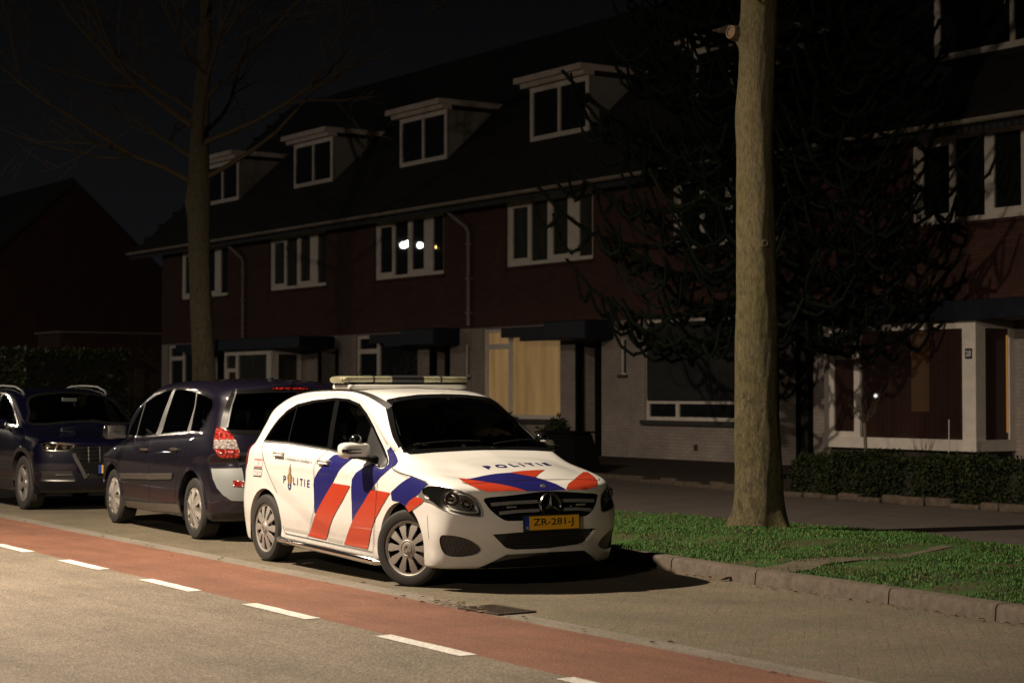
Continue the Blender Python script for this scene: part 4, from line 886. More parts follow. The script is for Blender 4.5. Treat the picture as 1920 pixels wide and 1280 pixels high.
        for hx in (.0, -.95):
            p = P0.hit(ax, (hx, .99)); g = MB(); y0, y1 = sorted((p.y-sg*.004, p.y+sg*.03)); g.bbox(hx-.1, hx+.1, y0, y1, .98, 1.01, .008); g.build('door_handle', MT['midnight'], car, autos=R(50))
        mo = mirror_mb(.66, sg*1.05, 1.16, .075, .13, .08).build('side_mirror', MT['midnight'], car, smooth=True)
        g = MB(); g.bbox(.60, .72, sg*.90-.06, sg*.90+.06, 1.08, 1.11, .01); g.build('mirror_arm', MT['black'], mo)
        p = hl if sg < 0 else mir(hl)
        g = MB(); patch(g, P0, 'f', p, .002, .04); lens = g.build('headlight', MT['lens'], car, smooth=True)
        g = MB(); patch(g, P0, 'f', p, -.07, .05, along=True); skirt(g, P0, 'f', p, .07, -.004); g.build('headlight_bowl', MT['dark'], lens)
        g = MB(); c = Vector((sum(q[0] for q in p)/len(p), sum(q[1] for q in p)/len(p)))
        inner = [((q[0]-c.x)*.90+c.x, (q[1]-c.y)*.84+c.y) for q in p]; ribbon(g, P0, 'f', inner, .014, -.008, closed=True, thick=.01)
        ribbon(g, P0, 'f', [(sg*.655,.905),(sg*.69,.812)] if sg > 0 else [(-.655,.905),(-.69,.812)], .016, -.008, thick=.01); g.build('running_light_strip', MT['chrome'], lens, autos=R(40))
        g = MB()
        for yy in (.77, .57): h = P0.hit('f', (sg*yy, .862)); g.lathe([(.035, 0), (.03, -.02), (.012, -.035), (.001, -.036)], 20, Matrix.Translation((h.x-.03, sg*yy, .862)), 'x')
        g.build('reflector', MT['chrome'], lens, autos=R(40))
        m = (lambda q: q) if sg > 0 else (lambda q: [(-a, b) for a, b in q])
        g = MB(); patch(g, P0, 'f', m([(.84,.555),(.50,.555),(.42,.415),(.84,.425)]), .003, .05); o = g.build('side_intake', MT['black'], car)
        g = MB(); ribbon(g, P0, 'f', m([(.83,.560),(.50,.558)]), .013, .012, thick=.01); ribbon(g, P0, 'f', m([(.68,.490),(.47,.489)]), .010, .012, thick=.01); ribbon(g, P0, 'f', m([(.86,.420),(.44,.413)]), .014, .014, thick=.012); g.build('intake_trim', MT['chrome'], o, autos=R(40))
        g = MB(); patch(g, P0, 'b', m([(.85,1.05),(.55,1.03),(.55,.93),(.85,.92)]), .006, .05); g.build('tail_light', MT['red_lamp'], car)
    gr = [(-.43,.868),(.43,.868),(.475,.80),(.455,.735),(.30,.44),(-.30,.44),(-.455,.735),(-.475,.80)]
    g = MB(); patch(g, P0, 'f', gr, .004, .05); go = g.build('front_grille', MT['gloss_black'], car)
    g = MB(); ribbon(g, P0, 'f', [(.462,.775),(.445,.72),(.30,.445)], .045, .014, thick=.012); ribbon(g, P0, 'f', [(-.462,.775),(-.445,.72),(-.30,.445)], .045, .014, thick=.012); g.build('grille_frame', MT['satin'], go, autos=R(40))
    g = MB()
    for zz, w_ in ((.835, .43), (.785, .43), (.735, .41), (.685, .38), (.60, .34), (.55, .31), (.50, .28)):
        for sg in (-1, 1):
            ribbon(g, P0, 'f', [(sg*w_, zz-.008), (sg*(.12 if zz > .7 else .27 if zz < .65 else .10), zz)], .010, .010, thick=.008)
    g.build('grille_bar', MT['chrome'], go, autos=R(40))
    g = MB()
    for sg in (-1, 1):
        for yy in (.12, .27): ribbon(g, P0, 'f', [(sg*yy, .86), (sg*yy, .66)], .008, .009, thick=.006)
    g.build('grille_slat', MT['satin'], go)
    px = P0.hit('f', (0, .55)).x+.014
    g = MB(); g.bbox(px-.006, px+.004, -.265+.12, .265+.12, .50, .62, .004); pl = g.build('plate_holder', MT['black'], car)
    g = MB(); g.box(px+.004, px+.008, -.222+.12, .260+.12, .505, .615); g.build('number_plate', MT['yellow_plate'], pl)
    g = MB(); g.box(px+.004, px+.008, -.260+.12, -.222+.12, .505, .615); g.build('plate_band', MT['plate_blue'], pl)
    interior(car, 1.0, -1.75, .70, 1.06, 1.08)
    g = MB(); g.bbox(.54, .57, -.11, .11, 1.46, 1.51, .006); g.build('interior_mirror', MT['satin'], car)
    for x in (1.41, -1.41):
        for sg in (-1, 1): add_wheel(car, (x, sg*.81, .368), sg, 0, .368, .245, .235, 'five')
    return car
# ================================================================ ground
def strip(name, lineA, lineB, s0, s1, z, m, step=1.0, kind='structure', zb=None):
    vs = []; fs = []; n = int((s1-s0)/step)+1
    for i in range(n+1):
        s = s0+(s1-s0)*i/n
        vs += [XY(s, lineA(s), z), XY(s, lineB(s), z if zb is None else zb)]
    fs = [(2*i, 2*i+1, 2*i+3, 2*i+2) for i in range(n)]
    o = meshobj(name, vs, fs, m)
    bm = bmesh.new(); bm.from_mesh(o.data); bmesh.ops.recalc_face_normals(bm, faces=bm.faces)
    if sum(f.normal.z for f in bm.faces) < 0: bmesh.ops.reverse_faces(bm, faces=bm.faces)
    bm.to_mesh(o.data); bm.free(); o['kind'] = kind; return o
def pw(pts):
    def f(s):
        if s <= pts[0][0]: a, b = pts[0], pts[1]
        elif s >= pts[-1][0]: a, b = pts[-2], pts[-1]
        else:
            for a, b in zip(pts, pts[1:]):
                if a[0] <= s <= b[0]: break
        return a[1]+(b[1]-a[1])*(s-a[0])/(b[0]-a[0])
    return f
n_dash = lambda s: 5.84+.0325*s
n_red = lambda s: 6.89+.0404*s
n_kerb = pw([(4, 9.62), (8.7, 10.03), (10.14, 10.18), (11.79, 10.30), (13, 10.45), (16, 10.72), (60, 12.3)])
n_lawn = pw([(5, 13.75), (12, 13.95), (14, 14.5), (15.6, 14.36), (18.5, 13.95), (40, 14.6), (80, 16)])
n_pave = pw([(5, 18.1), (16, 18.14), (20, 18.2), (26.3, 19.4), (34, 19.8), (80, 20)])
def rot_co(nt, scale=1):
    """street-aligned coordinates for world-space meshes"""
    co = objco(nt); mp = N(nt, 'ShaderNodeMapping'); mp.inputs['Rotation'].default_value = (0, 0, -math.atan2(SD.y, SD.x)-R(1.9)); nt.links.new(co, mp.inputs['Vector']); return mp.outputs[0]
def asphalt(name, c0, c1, c2, scale=160, bmp=.5, rough=.85, patch=None):
    m, nt, b = newmat(name); co = rot_co(nt)
    v = N(nt, 'ShaderNodeTexVoronoi'); v.inputs['Scale'].default_value = scale; nt.links.new(co, v.inputs['Vector'])
    n1 = noise(nt, 55, 5, .75, co); n2 = noise(nt, 1.3, 5, .65, co)
    r = ramp(nt, v.outputs['Color'], [(0, c0), (.55, c1), (1, c2)])
    g = ramp(nt, n1.outputs[0], [(.25, lin(.45)), (.75, lin(1.35))]); l = ramp(nt, n2.outputs[0], [(.3, lin(.78)), (.7, lin(1.12))])
    c = mix(nt, 1, mix(nt, 1, r.outputs[0], g.outputs[0], 'MULTIPLY'), l.outputs[0], 'MULTIPLY')
    mp = N(nt, 'ShaderNodeMapping'); mp.inputs['Scale'].default_value = (.22, 2.2, 1); nt.links.new(co, mp.inputs['Vector']); n3 = noise(nt, 1.0, 6, .7, mp.outputs[0]); n4 = noise(nt, 9, 7, .8, co)
    c = mix(nt, 1, c, ramp(nt, n3.outputs[0], [(.32, lin(.80)), (.5, lin(1)), (.68, lin(1.14))]).outputs[0], 'MULTIPLY')
    c = mix(nt, ramp(nt, n4.outputs[0], [(.60, lin(0)), (.72, lin(.35))]).outputs[0], c, lin(.06, .045, .032))
    nt.links.new(c, b.inputs['Base Color']); b.inputs['Roughness'].default_value = rough; b.inputs['Specular IOR Level'].default_value = .3
    bump(nt, b, mix(nt, .5, v.outputs['Distance'], n1.outputs[0]), bmp, .008); return m
def pavers(name):
    m, nt, b = newmat(name); co = rot_co(nt)
    br = N(nt, 'ShaderNodeTexBrick'); br.inputs['Scale'].default_value = 1; br.inputs['Brick Width'].default_value = .21; br.inputs['Row Height'].default_value = .105
    br.inputs['Mortar Size'].default_value = .006; br.inputs['Mortar Smooth'].default_value = .6; br.inputs['Bias'].default_value = -.1
    br.inputs['Color1'].default_value = lin(.098, .076, .050); br.inputs['Color2'].default_value = lin(.124, .097, .065); br.inputs['Mortar'].default_value = lin(.040, .036, .020)
    mp = N(nt, 'ShaderNodeMapping'); mp.inputs['Rotation'].default_value = (0, 0, R(45)); nt.links.new(co, mp.inputs['Vector'])
    dn = noise(nt, 3.0, 3, .6, co); mx = N(nt, 'ShaderNodeMix', data_type='VECTOR'); mx.inputs[0].default_value = .012; nt.links.new(mp.outputs[0], mx.inputs[4]); nt.links.new(dn.outputs['Color'], mx.inputs[5])
    nt.links.new(mx.outputs[1], br.inputs['Vector'])
    n1 = noise(nt, 70, 5, .75, co); n2 = noise(nt, 1.1, 5, .7, co); n3 = noise(nt, 5, 6, .7, co)
    g = ramp(nt, n1.outputs[0], [(.28, lin(.45)), (.72, lin(1.5))]); l = ramp(nt, n2.outputs[0], [(.3, lin(.68)), (.7, lin(1.18))])
    nb = noise(nt, 2.3, 4, .6, co); bc = mix(nt, ramp(nt, nb.outputs[0], [(.34, lin(.35)), (.56, lin(1))]).outputs[0], br.outputs[0], lin(.108, .084, .056))
    c = mix(nt, 1, mix(nt, 1, bc, g.outputs[0], 'MULTIPLY'), l.outputs[0], 'MULTIPLY')
    moss = ramp(nt, n3.outputs[0], [(.48, lin(0)), (.64, lin(.62))]); c = mix(nt, moss.outputs[0], c, lin(.075, .082, .035))
    v = N(nt, 'ShaderNodeTexVoronoi'); v.inputs['Scale'].default_value = 26; nt.links.new(co, v.inputs['Vector'])
    gr = ramp(nt, v.outputs['Distance'], [(.05, lin(1)), (.12, lin(0))]); gm = mix(nt, 1, gr.outputs[0], ramp(nt, n3.outputs[0], [(.42, lin(0)), (.55, lin(.55))]).outputs[0], 'MULTIPLY')
    c = mix(nt, gm, c, lin(.34, .30, .24)); v2 = N(nt, 'ShaderNodeTexVoronoi'); v2.inputs['Scale'].default_value = 120; nt.links.new(co, v2.inputs['Vector']); c = mix(nt, 1, c, ramp(nt, v2.outputs['Color'], [(.1, lin(.62)), (.6, lin(1)), (.95, lin(1.9))]).outputs[0], 'MULTIPLY')
    nt.links.new(c, b.inputs['Base Color']); b.inputs['Roughness'].default_value = .9
    h = mix(nt, .85, br.outputs['Fac'], n1.outputs[0]); inv = N(nt, 'ShaderNodeInvert'); nt.links.new(h, inv.inputs['Color']); bump(nt, b, inv.outputs[0], .5, .008); return m
def simple_noise_mat(name, a, bcol, scale, rough=.9, bmp=.3, dist=.01, detail=6):
    m, nt, b = newmat(name); co = objco(nt); n1 = noise(nt, scale, detail, .7, co)
    nt.links.new(ramp(nt, n1.outputs[0], [(.3, a), (.7, bcol)]).outputs[0], b.inputs['Base Color']); b.inputs['Roughness'].default_value = rough; b.inputs['Specular IOR Level'].default_value = .2; bump(nt, b, n1.outputs[0], bmp, dist); return m
def build_ground():
    E = {}
    asp = asphalt('road_asphalt', lin(.075, .061, .045), lin(.155, .127, .096), lin(.32, .27, .21), 110, .6)
    red = asphalt('red_cycle_asphalt', lin(.095, .042, .026), lin(.165, .073, .044), lin(.26, .128, .084), 170, .35)
    pvm = pavers('clay_paving'); edge = asphalt('pale_channel_stones', lin(.12, .10, .08), lin(.17, .15, .12), lin(.24, .21, .17), 90, .3)
    soil = simple_noise_mat('garden_soil', lin(.018, .013, .009), lin(.05, .038, .026), 9, .95, .8, .05)
    g = meshobj('ground', [XY(-40, -60, -.06), XY(240, -60, -.06), XY(240, 140, -.06), XY(-40, 140, -.06)], [(0, 3, 2, 1)], soil); g['kind'] = 'structure'
    n_ch = lambda s: n_red(s)+.22
    strip('road', lambda s: -8, lambda s: n_dash(s), -10, 120, 0, asp)
    strip('cycle_path', n_dash, n_red, -10, 120, 0, red)
    strip('gutter', n_red, n_ch, -10, 120, 0, edge)
    strip('parking_bay', n_ch, n_kerb, -10, 120, 0, pvm)
    white = asphalt('road_paint', lin(.42, .40, .36), lin(.62, .60, .55), lin(.72, .70, .66), 60, .15, .6)
    nt = white.node_tree; b = nt.nodes['Principled BSDF']; src = b.inputs['Base Color'].links[0].from_socket; wn = noise(nt, 16, 8, .8, rot_co(nt))
    nt.links.new(mix(nt, ramp(nt, wn.outputs[0], [(.58, lin(0)), (.64, lin(.8))]).outputs[0], src, lin(.16, .12, .085)), b.inputs['Base Color'])
    vs = []; fs = []
    k = 0; s = 18.22-2.155*9
    while s < 60:
        a, b2 = s, s+1.10
        wa = .125
        q = []
        for i in range(7):
            t = a+(b2-a)*i/6; jag = random.Random(k*7+i).uniform(-.006, .006)
            q += [XY(t, n_dash(t)+.012+jag, .004), XY(t, n_dash(t)+.012-wa+jag*.7, .004)]
        base = len(vs); vs += q; fs += [(base+2*i, base+2*i+1, base+2*i+3, base+2*i+2) for i in range(6)]
        s += 2.155; k += 1
    o = meshobj('road_marking', vs, fs, white); o['kind'] = 'structure'
    # kerb of single blocks
    kb = MB(); kerbm = simple_noise_mat('kerb_concrete', lin(.060, .048, .036), lin(.115, .094, .074), 14, .9, .3, .008)
    js = [-4, -1.4, 1.2, 3.8, 5.4, 6.6, 7.75, 8.99, 10.14, 11.79, 13.1]; x = 13.1
    while x < 60: x += 1.3; js.append(x)
    for a, b2 in zip(js, js[1:]):
        a += .008; b2 -= .008; pa = XY(a, n_kerb(a)); pb = XY(b2, n_kerb(b2)); d = (pb-pa).normalized(); nn = Vector((-d.y, d.x, 0)); nn = nn if nn.dot(ND) > 0 else -nn
        prof = [(-.0, -.05), (.012, .09), (.022, .112), (.04, .120), (.15, .123), (.15, -.05)]
        vs = [p+nn*q[0]+Vector((0, 0, q[1])) for p in (pa, pb) for q in prof]; m_ = len(prof)
        kb.add(vs, [tuple(range(m_)), tuple(range(2*m_-1, m_-1, -1))]+[(i, (i+1) % m_, m_+(i+1) % m_, m_+i) for i in range(m_)])
    o = kb.build('kerb', kerbm, autos=R(40)); o['kind'] = 'structure'
    # verge
    lawn = simple_noise_mat('turf', lin(.018, .042, .008), lin(.034, .080, .014), 3.5, .95, .5, .02, 10)
    nt = lawn.node_tree; b = nt.nodes['Principled BSDF']; src = b.inputs['Base Color'].links[0].from_socket; wn = noise(nt, 1.7, 6, .75, objco(nt))
    nt.links.new(mix(nt, ramp(nt, wn.outputs[0], [(.47, lin(0)), (.58, lin(.85))]).outputs[0], src, lin(.045, .034, .018)), b.inputs['Base Color'])
    n_k2 = lambda s: n_kerb(s)+.15
    vs = []; fs = []; S0, S1, ns, nn_ = -5, 60, 130, 24
    rnd = random.Random(4)
    hmap = {}
    def hz(s, t):
        return .118+.035*math.sin(s*1.3+t*5)*math.sin(t*3.1)+.02*math.sin(s*3.7+1.3)*math.sin(t*9)+.06*math.sin(math.pi*t)
    for i in range(ns+1):
        s = S0+(S1-S0)*i/ns
        for j in range(nn_+1):
            t = j/nn_; n = n_k2(s)+(n_lawn(s)-n_k2(s))*t; e = min(1, t*6, (1-t)*6); vs.append(XY(s, n, .115+(hz(s, t)-.115)*e))
    for i in range(ns):
        for j in range(nn_): a = i*(nn_+1)+j; fs.append((a, a+1, a+nn_+2, a+nn_+1))
    o = meshobj('verge', vs, fs, lawn, smooth=True); o['kind'] = 'structure'
    # grass blades, one object
    gv = []; gf = []; gm = []
    pth = lambda s, n: abs((s-11.70)-(n-10.3)*.16) < .20-.06*max(0, n-11.3)+.05*math.sin(n*9) and n < 13.0
    for k in range(120000):
        s = rnd.uniform(6.5, 24) if k % 3 else rnd.uniform(6.5, 16); t = rnd.random(); n = n_k2(s)+(n_lawn(s)-n_k2(s))*t
        if pth(s, n) and rnd.random() < .93: continue
        w = math.sin(s*2.1+n*3.3)+math.sin(s*5.3-n*2.7)
        if w < -1.0 and rnd.random() < .85: continue
        if (n-13.0)**2+(s-14.9)**2 < .22: continue
        e = min(1, t*6, (1-t)*6); p = XY(s, n+rnd.uniform(-.03, .03), .115+(hz(s, t)-.115)*e)
        h = rnd.uniform(.008, .030)*(1+.25*w*.5); a = rnd.uniform(0, 6.283); d = Vector((math.cos(a), math.sin(a), 0)); wd = rnd.uniform(.0025, .005)
        side = Vector((-d.y, d.x, 0))*wd; b0 = len(gv); tip = p+d*h*rnd.uniform(.3, .9)+Vector((0, 0, h)); mid = p+d*h*.25+Vector((0, 0, h*.6))
        gv += [p-side, p+side, mid+side*.8, mid-side*.8, tip]; gf += [(b0, b0+1, b0+2, b0+3), (b0+3, b0+2, b0+4)]; mi = 1 if rnd.random() < .08 else (2 if rnd.random() < .35 else 0); gm += [mi, mi]
    o = meshobj('grass', gv, gf, [mat('grass_blade', lin(.036, .108, .012), .8), mat('dry_blade', lin(.13, .11, .04), .8), mat('dark_blade', lin(.024, .072, .009), .8)], mi=gm); tag(o, 'short green grass on the verge between kerb and pavement', 'grass', kind='stuff')
    # worn path across the verge, on the turf
    vs = []; fs = []
    for i in range(15):
        n = 10.42+i*.18; w = .24-.012*i
        s = 11.70+(n-10.3)*.16; t = min(1, max(0, (n-n_k2(s))/(n_lawn(s)-n_k2(s))))
        for sg in (-1, 1): vs.append(XY(s+sg*w*(1+.12*math.sin(i*2.1+sg)), n, .118+(hz(s, t)-.115)*min(1, t*6)))
    fs = [(2*i, 2*i+1, 2*i+3, 2*i+2) for i in range(14)]
    o = meshobj('path', vs, fs, simple_noise_mat('worn_path', lin(.045, .042, .022), lin(.105, .088, .06), 8, .95, .5, .02)); o['kind'] = 'structure'
    # pavement
    m, nt, b = newmat('pavement_tiles'); co = rot_co(nt); br = N(nt, 'ShaderNodeTexBrick'); nt.links.new(co, br.inputs['Vector']); br.inputs['Scale'].default_value = 1; br.inputs['Brick Width'].default_value = .3; br.inputs['Row Height'].default_value = .3
    br.inputs['Mortar Size'].default_value = .006; br.inputs['Color1'].default_value = lin(.042, .030, .023); br.inputs['Color2'].default_value = lin(.056, .041, .032); br.inputs['Mortar'].default_value = lin(.03, .028, .02)
    n1 = noise(nt, 30, 6, .7, co); nt.links.new(mix(nt, 1, br.outputs[0], ramp(nt, n1.outputs[0], [(.3, lin(.6)), (.7, lin(1.3))]).outputs[0], 'MULTIPLY'), b.inputs['Base Color']); b.inputs['Roughness'].default_value = .9; bump(nt, b, n1.outputs[0], .3, .01)
    strip('pavement', n_lawn, n_pave, -8, 110, .10, m)
    strip('garden_soil', lambda s: n_pave(s)+.0, lambda s: 23.25, -8, 58, .105, soil, zb=.265)
    strip('side_ground', lambda s: n_pave(s), lambda s: 34, 58.1, 110, .08, soil)
    # edging stones
    eb = MB(); s = 8.0; k = 0
    while s < 46:
        r_ = random.Random(k); L = r_.uniform(.28, .5); h = r_.uniform(.07, .14); c = XY(s+L/2, n_pave(s)+.06+r_.uniform(-.02, .02), .08)
        M = Matrix.Translation(c) @ Matrix.Rotation(math.atan2(SD.y, SD.x)+r_.uniform(-.06, .06), 4, 'Z'); eb.bbox(-L/2+.01, L/2-.01, -.06, .06, 0, h, .025, M); s += L; k += 1
    o = eb.build('garden_edging', simple_noise_mat('edging_stone', lin(.035, .027, .019), lin(.085, .064, .048), 12, .9, .5, .02), autos=R(50)); tag(o, 'low row of rounded brown stones edging the front gardens', 'edging')
    # drain grate
    p = XY(11.45, 7.52, 0); M = Matrix.Translation(p) @ Matrix.Rotation(math.atan2(SD.y, SD.x)+R(2), 4, 'Z')
    g = MB(); g.box(-.26, .26, -.17, .17, .002, .005, M); g.build('drain_pan', mat('drain_black', lin(.03, .025, .018), .8)); pan = bpy.context.scene.objects['drain_pan']
    root = empty('storm_drain', (0, 0, 0), 0, 'cast iron street drain grate with leaf litter, in the paving by the red lane', 'drain'); pan.parent = root; pan.name = 'drain_shaft'
    g = MB()
    for q in ((-.26, .26, -.17, -.145), (-.26, .26, .145, .17), (-.26, -.235, -.145, .145), (.235, .26, -.145, .145)): g.box(q[0], q[1], q[2], q[3], .005, .014, M)
    for k in range(11): g.box(-.21+k*.04, -.192+k*.04, -.143, .143, .005, .012, M)
    g.build('grate', simple_noise_mat('rusty_iron', lin(.03, .024, .018), lin(.075, .055, .04), 30, .7), root)
    # litter: leaves and grit
    lv = []; lf = []
    for k in range(420):
        if k < 150: s = rnd.uniform(7.5, 13.5); n = n_kerb(s)-abs(rnd.gauss(0, .07))-.01; z = .006
        elif k < 230: s = rnd.gauss(11.9, .35); n = rnd.gauss(7.45, .06); z = .006
        elif k < 300: s = rnd.uniform(7, 24); n = n_red(s)+rnd.gauss(.05, .12); z = .006
        elif k < 370: s = 14.85+rnd.gauss(0, .5); t = min(.98, max(.02, (13.0+rnd.gauss(0, .4)-n_k2(s))/(n_lawn(s)-n_k2(s)))); n = n_k2(s)+(n_lawn(s)-n_k2(s))*t; z = hz(s, t)+.025
        else: s = rnd.uniform(8, 20); t = rnd.random(); n = n_k2(s)+(n_lawn(s)-n_k2(s))*t; z = hz(s, t)+.03
        c = XY(s, n, z); r0 = rnd.uniform(.008, .022) if k not in (5, 6, 7) else .05; a0 = rnd.uniform(0, 6.28); b0 = len(lv)
        for j in range(5): a = a0+j*1.257; rr = r0*(1 if j % 2 else .6); lv.append(c+Vector((math.cos(a)*rr*1.4, math.sin(a)*rr, rnd.uniform(0, r0*.7))))
        lf.append(tuple(range(b0, b0+5)))
    o = meshobj('fallen_leaves', lv, lf, mat('dead_leaf', lin(.13, .085, .045), .8)); tag(o, 'scattered dead leaves and twigs along the kerb and on the grass', 'leaves', kind='stuff')

# ================================================================ plants
def bark_mat(name, a, b_, lich, scale=1.0, lichen=.5):
    m, nt, b = newmat(name); co = objco(nt); mp = N(nt, 'ShaderNodeMapping'); mp.inputs['Scale'].default_value = (9*scale, 9*scale, 2.6*scale); nt.links.new(co, mp.inputs['Vector'])
    v = N(nt, 'ShaderNodeTexVoronoi', feature='DISTANCE_TO_EDGE'); v.inputs['Scale'].default_value = 3.4
    dn = noise(nt, 5, 5, .7, mp.outputs[0]); mx = N(nt, 'ShaderNodeMix', data_type='VECTOR'); mx.inputs[0].default_value = .58; nt.links.new(mp.outputs[0], mx.inputs[4]); nt.links.new(dn.outputs['Color'], mx.inputs[5]); nt.links.new(mx.outputs[1], v.inputs['Vector'])
    n1 = noise(nt, 30*scale, 6, .75, co); n2 = noise(nt, 2.2, 5, .65, co)
    vd0 = ramp(nt, v.outputs['Distance'], [(.0, lin(.15)), (.13, lin(1))]); spz = N(nt, 'ShaderNodeSeparateXYZ'); nt.links.new(co, spz.inputs[0]); zf = N(nt, 'ShaderNodeMapRange'); nt.links.new(spz.outputs[2], zf.inputs[0])
    zf.inputs[1].default_value = 1.2; zf.inputs[2].default_value = 4.2; zf.inputs[3].default_value = .15; zf.inputs[4].default_value = .80
    brk = noise(nt, 9, 3, .5, co); zz = mix(nt, ramp(nt, brk.outputs[0], [(.42, lin(0)), (.58, lin(.75))]).outputs[0], vd0.outputs[0], lin(1)); vdm = mix(nt, zf.outputs[0], zz, lin(1))
    class _V: outputs = [vdm]
    vd = _V
    h = mix(nt, .45, vd.outputs[0], dn.outputs[0])
    c = ramp(nt, h, [(.22, a), (.62, b_)]).outputs[0]
    lm = ramp(nt, n2.outputs[0], [(.40, lin(0)), (.62, lin(lichen))]); c = mix(nt, lm.outputs[0], c, lich)
    ns = noise(nt, 5.5, 9, .78, mp.outputs[0], .6); c = mix(nt, 1, c, ramp(nt, ns.outputs[0], [(.34, lin(.38)), (.50, lin(.95)), (.70, lin(1.45))]).outputs[0], 'MULTIPLY')
    nt.links.new(c, b.inputs['Base Color']); b.inputs['Roughness'].default_value = .9; b.inputs['Specular IOR Level'].default_value = .2; bump(nt, b, mix(nt, .6, h, ns.outputs[0]), 1.0, .09); return m
def trunk_mesh(mb, path, rad, nseg=48, flare=None, rough=.015, knots=(), seed=1, sub=14):
    """path list of points, rad list; displaced round trunk"""
    rnd = random.Random(seed); ph = [rnd.uniform(0, 6.28) for _ in range(12)]
    P = [Vector(p) for p in path]; n = (len(P)-1)*sub; vs = []; fs = []
    for i in range(n+1):
        t = i/sub; c = crom(P, min(t, len(P)-1-1e-6)); r = crom([Vector((q, 0, 0)) for q in rad], min(t, len(rad)-1-1e-6)).x
        for j in range(nseg):
            a = 2*math.pi*j/nseg; z = c.z
            d = 1+rough*1.6*math.sin(3*a+z*1.1+ph[0])+rough*math.sin(5*a-z*2.3+ph[1])+rough*.7*math.sin(11*a+z*5+ph[2])+rough*.5*math.sin(17*a-z*9+ph[3])
            if flare:
                f = max(0, 1-(z-P[0].z)/flare[1]); d += flare[0]*f*f*(1+.35*math.sin(4*a+ph[4])+.2*math.sin(7*a+ph[5]))
            for (kz, ka, kr, kh) in knots:
                da = (a-ka+math.pi) % (2*math.pi)-math.pi; q = (da*r/kr)**2+((z-kz)/kr)**2; d += kh*math.exp(-q)
            vs.append(c+Vector((math.cos(a)*r*d, math.sin(a)*r*d, 0)))
    for i in range(n):
        for j in range(nseg): fs.append((i*nseg+j, i*nseg+(j+1) % nseg, (i+1)*nseg+(j+1) % nseg, (i+1)*nseg+j))
    mb.add(vs, fs)
def grow(mb, p, d, L, r, lvl, rnd, up=.12, spread=.7, nseg=6, minr=.004):
    """recursive bare branch"""
    pts = [p.copy()]; q = p.copy(); dd = d.normalized(); k = 7
    rs = [r]
    for i in range(k):
        dd = (dd+Vector((rnd.gauss(0, .10), rnd.gauss(0, .10), rnd.gauss(0, .08)+up*.3))).normalized(); q = q+dd*L/k; pts.append(q.copy()); rs.append(max(minr, r*(1-.75*(i+1)/k)))
    mb.tube(pts, rs, nseg if r > .02 else 4, cap=False)
    if lvl <= 0: return
    nb = rnd.randint(4, 6) if lvl > 1 else rnd.randint(3, 6)
    for b in range(nb):
        i = rnd.randint(2, k); ax = (pts[i]-pts[i-1]).normalized(); o = ax.orthogonal().normalized(); o.rotate(Matrix.Rotation(rnd.uniform(0, 6.28), 3, ax))
        nd = (ax*(1-spread*.5)+o*spread*rnd.uniform(.6, 1.1)+Vector((0, 0, up))).normalized()
        grow(mb, pts[i], nd, L*rnd.uniform(.38, .66), rs[i]*rnd.uniform(.5, .75), lvl-1, rnd, up, spread, nseg, minr)
def leaf_cloud(mb, blobs, count, size, rnd, long=1.8, shell=.55, clip=None):
    """leaf clusters in ellipsoids (centre, radii)"""
    W = [b[1][0]*b[1][1]*b[1][2] for b in blobs]; tot = sum(W)
    for (c, r), w in zip(blobs, W):
        c = Vector(c)
        for k in range(int(count*w/tot)):
            u = Vector((rnd.gauss(0, 1), rnd.gauss(0, 1), rnd.gauss(0, 1))).normalized(); t = shell+(1-shell)*rnd.random()**.5
            t *= 1+.16*math.sin(u.x*7+c.x*3)*math.sin(u.y*6+c.y)*math.sin(u.z*8+1)
            p = c+Vector((u.x*r[0]*t, u.y*r[1]*t, u.z*r[2]*t))
            if clip and not clip(p): continue
            a = (u+Vector((rnd.gauss(0, .6), rnd.gauss(0, .6), rnd.gauss(0, .6)))).normalized(); s = size*rnd.uniform(.6, 1.3); o = a.orthogonal().normalized(); o.rotate(Matrix.Rotation(rnd.uniform(0, 6.28), 3, a)); q = a.cross(o)
            mb.add([p, p+o*s*long*.5+q*s*.4, p+o*s*long, p+o*s*long*.5-q*s*.4], [(0, 1, 2, 3)])
def leaf_mat(name, a, b_, rough=.45):
    m, nt, b = newmat(name); co = objco(nt); n1 = noise(nt, 6, 4, .6, co); gi = N(nt, 'ShaderNodeNewGeometry')
    c = ramp(nt, gi.outputs['Random Per Island'], [(0, a), (.8, b_), (1, lin(b_[0]*1.7, b_[1]*1.5, b_[2]*1.2))])
    nt.links.new(mix(nt, .35, c.outputs[0], ramp(nt, n1.outputs[0], [(.3, a), (.7, b_)]).outputs[0]), b.inputs['Base Color']); b.inputs['Roughness'].default_value = rough; b.inputs['Specular IOR Level'].default_value = .15; return m
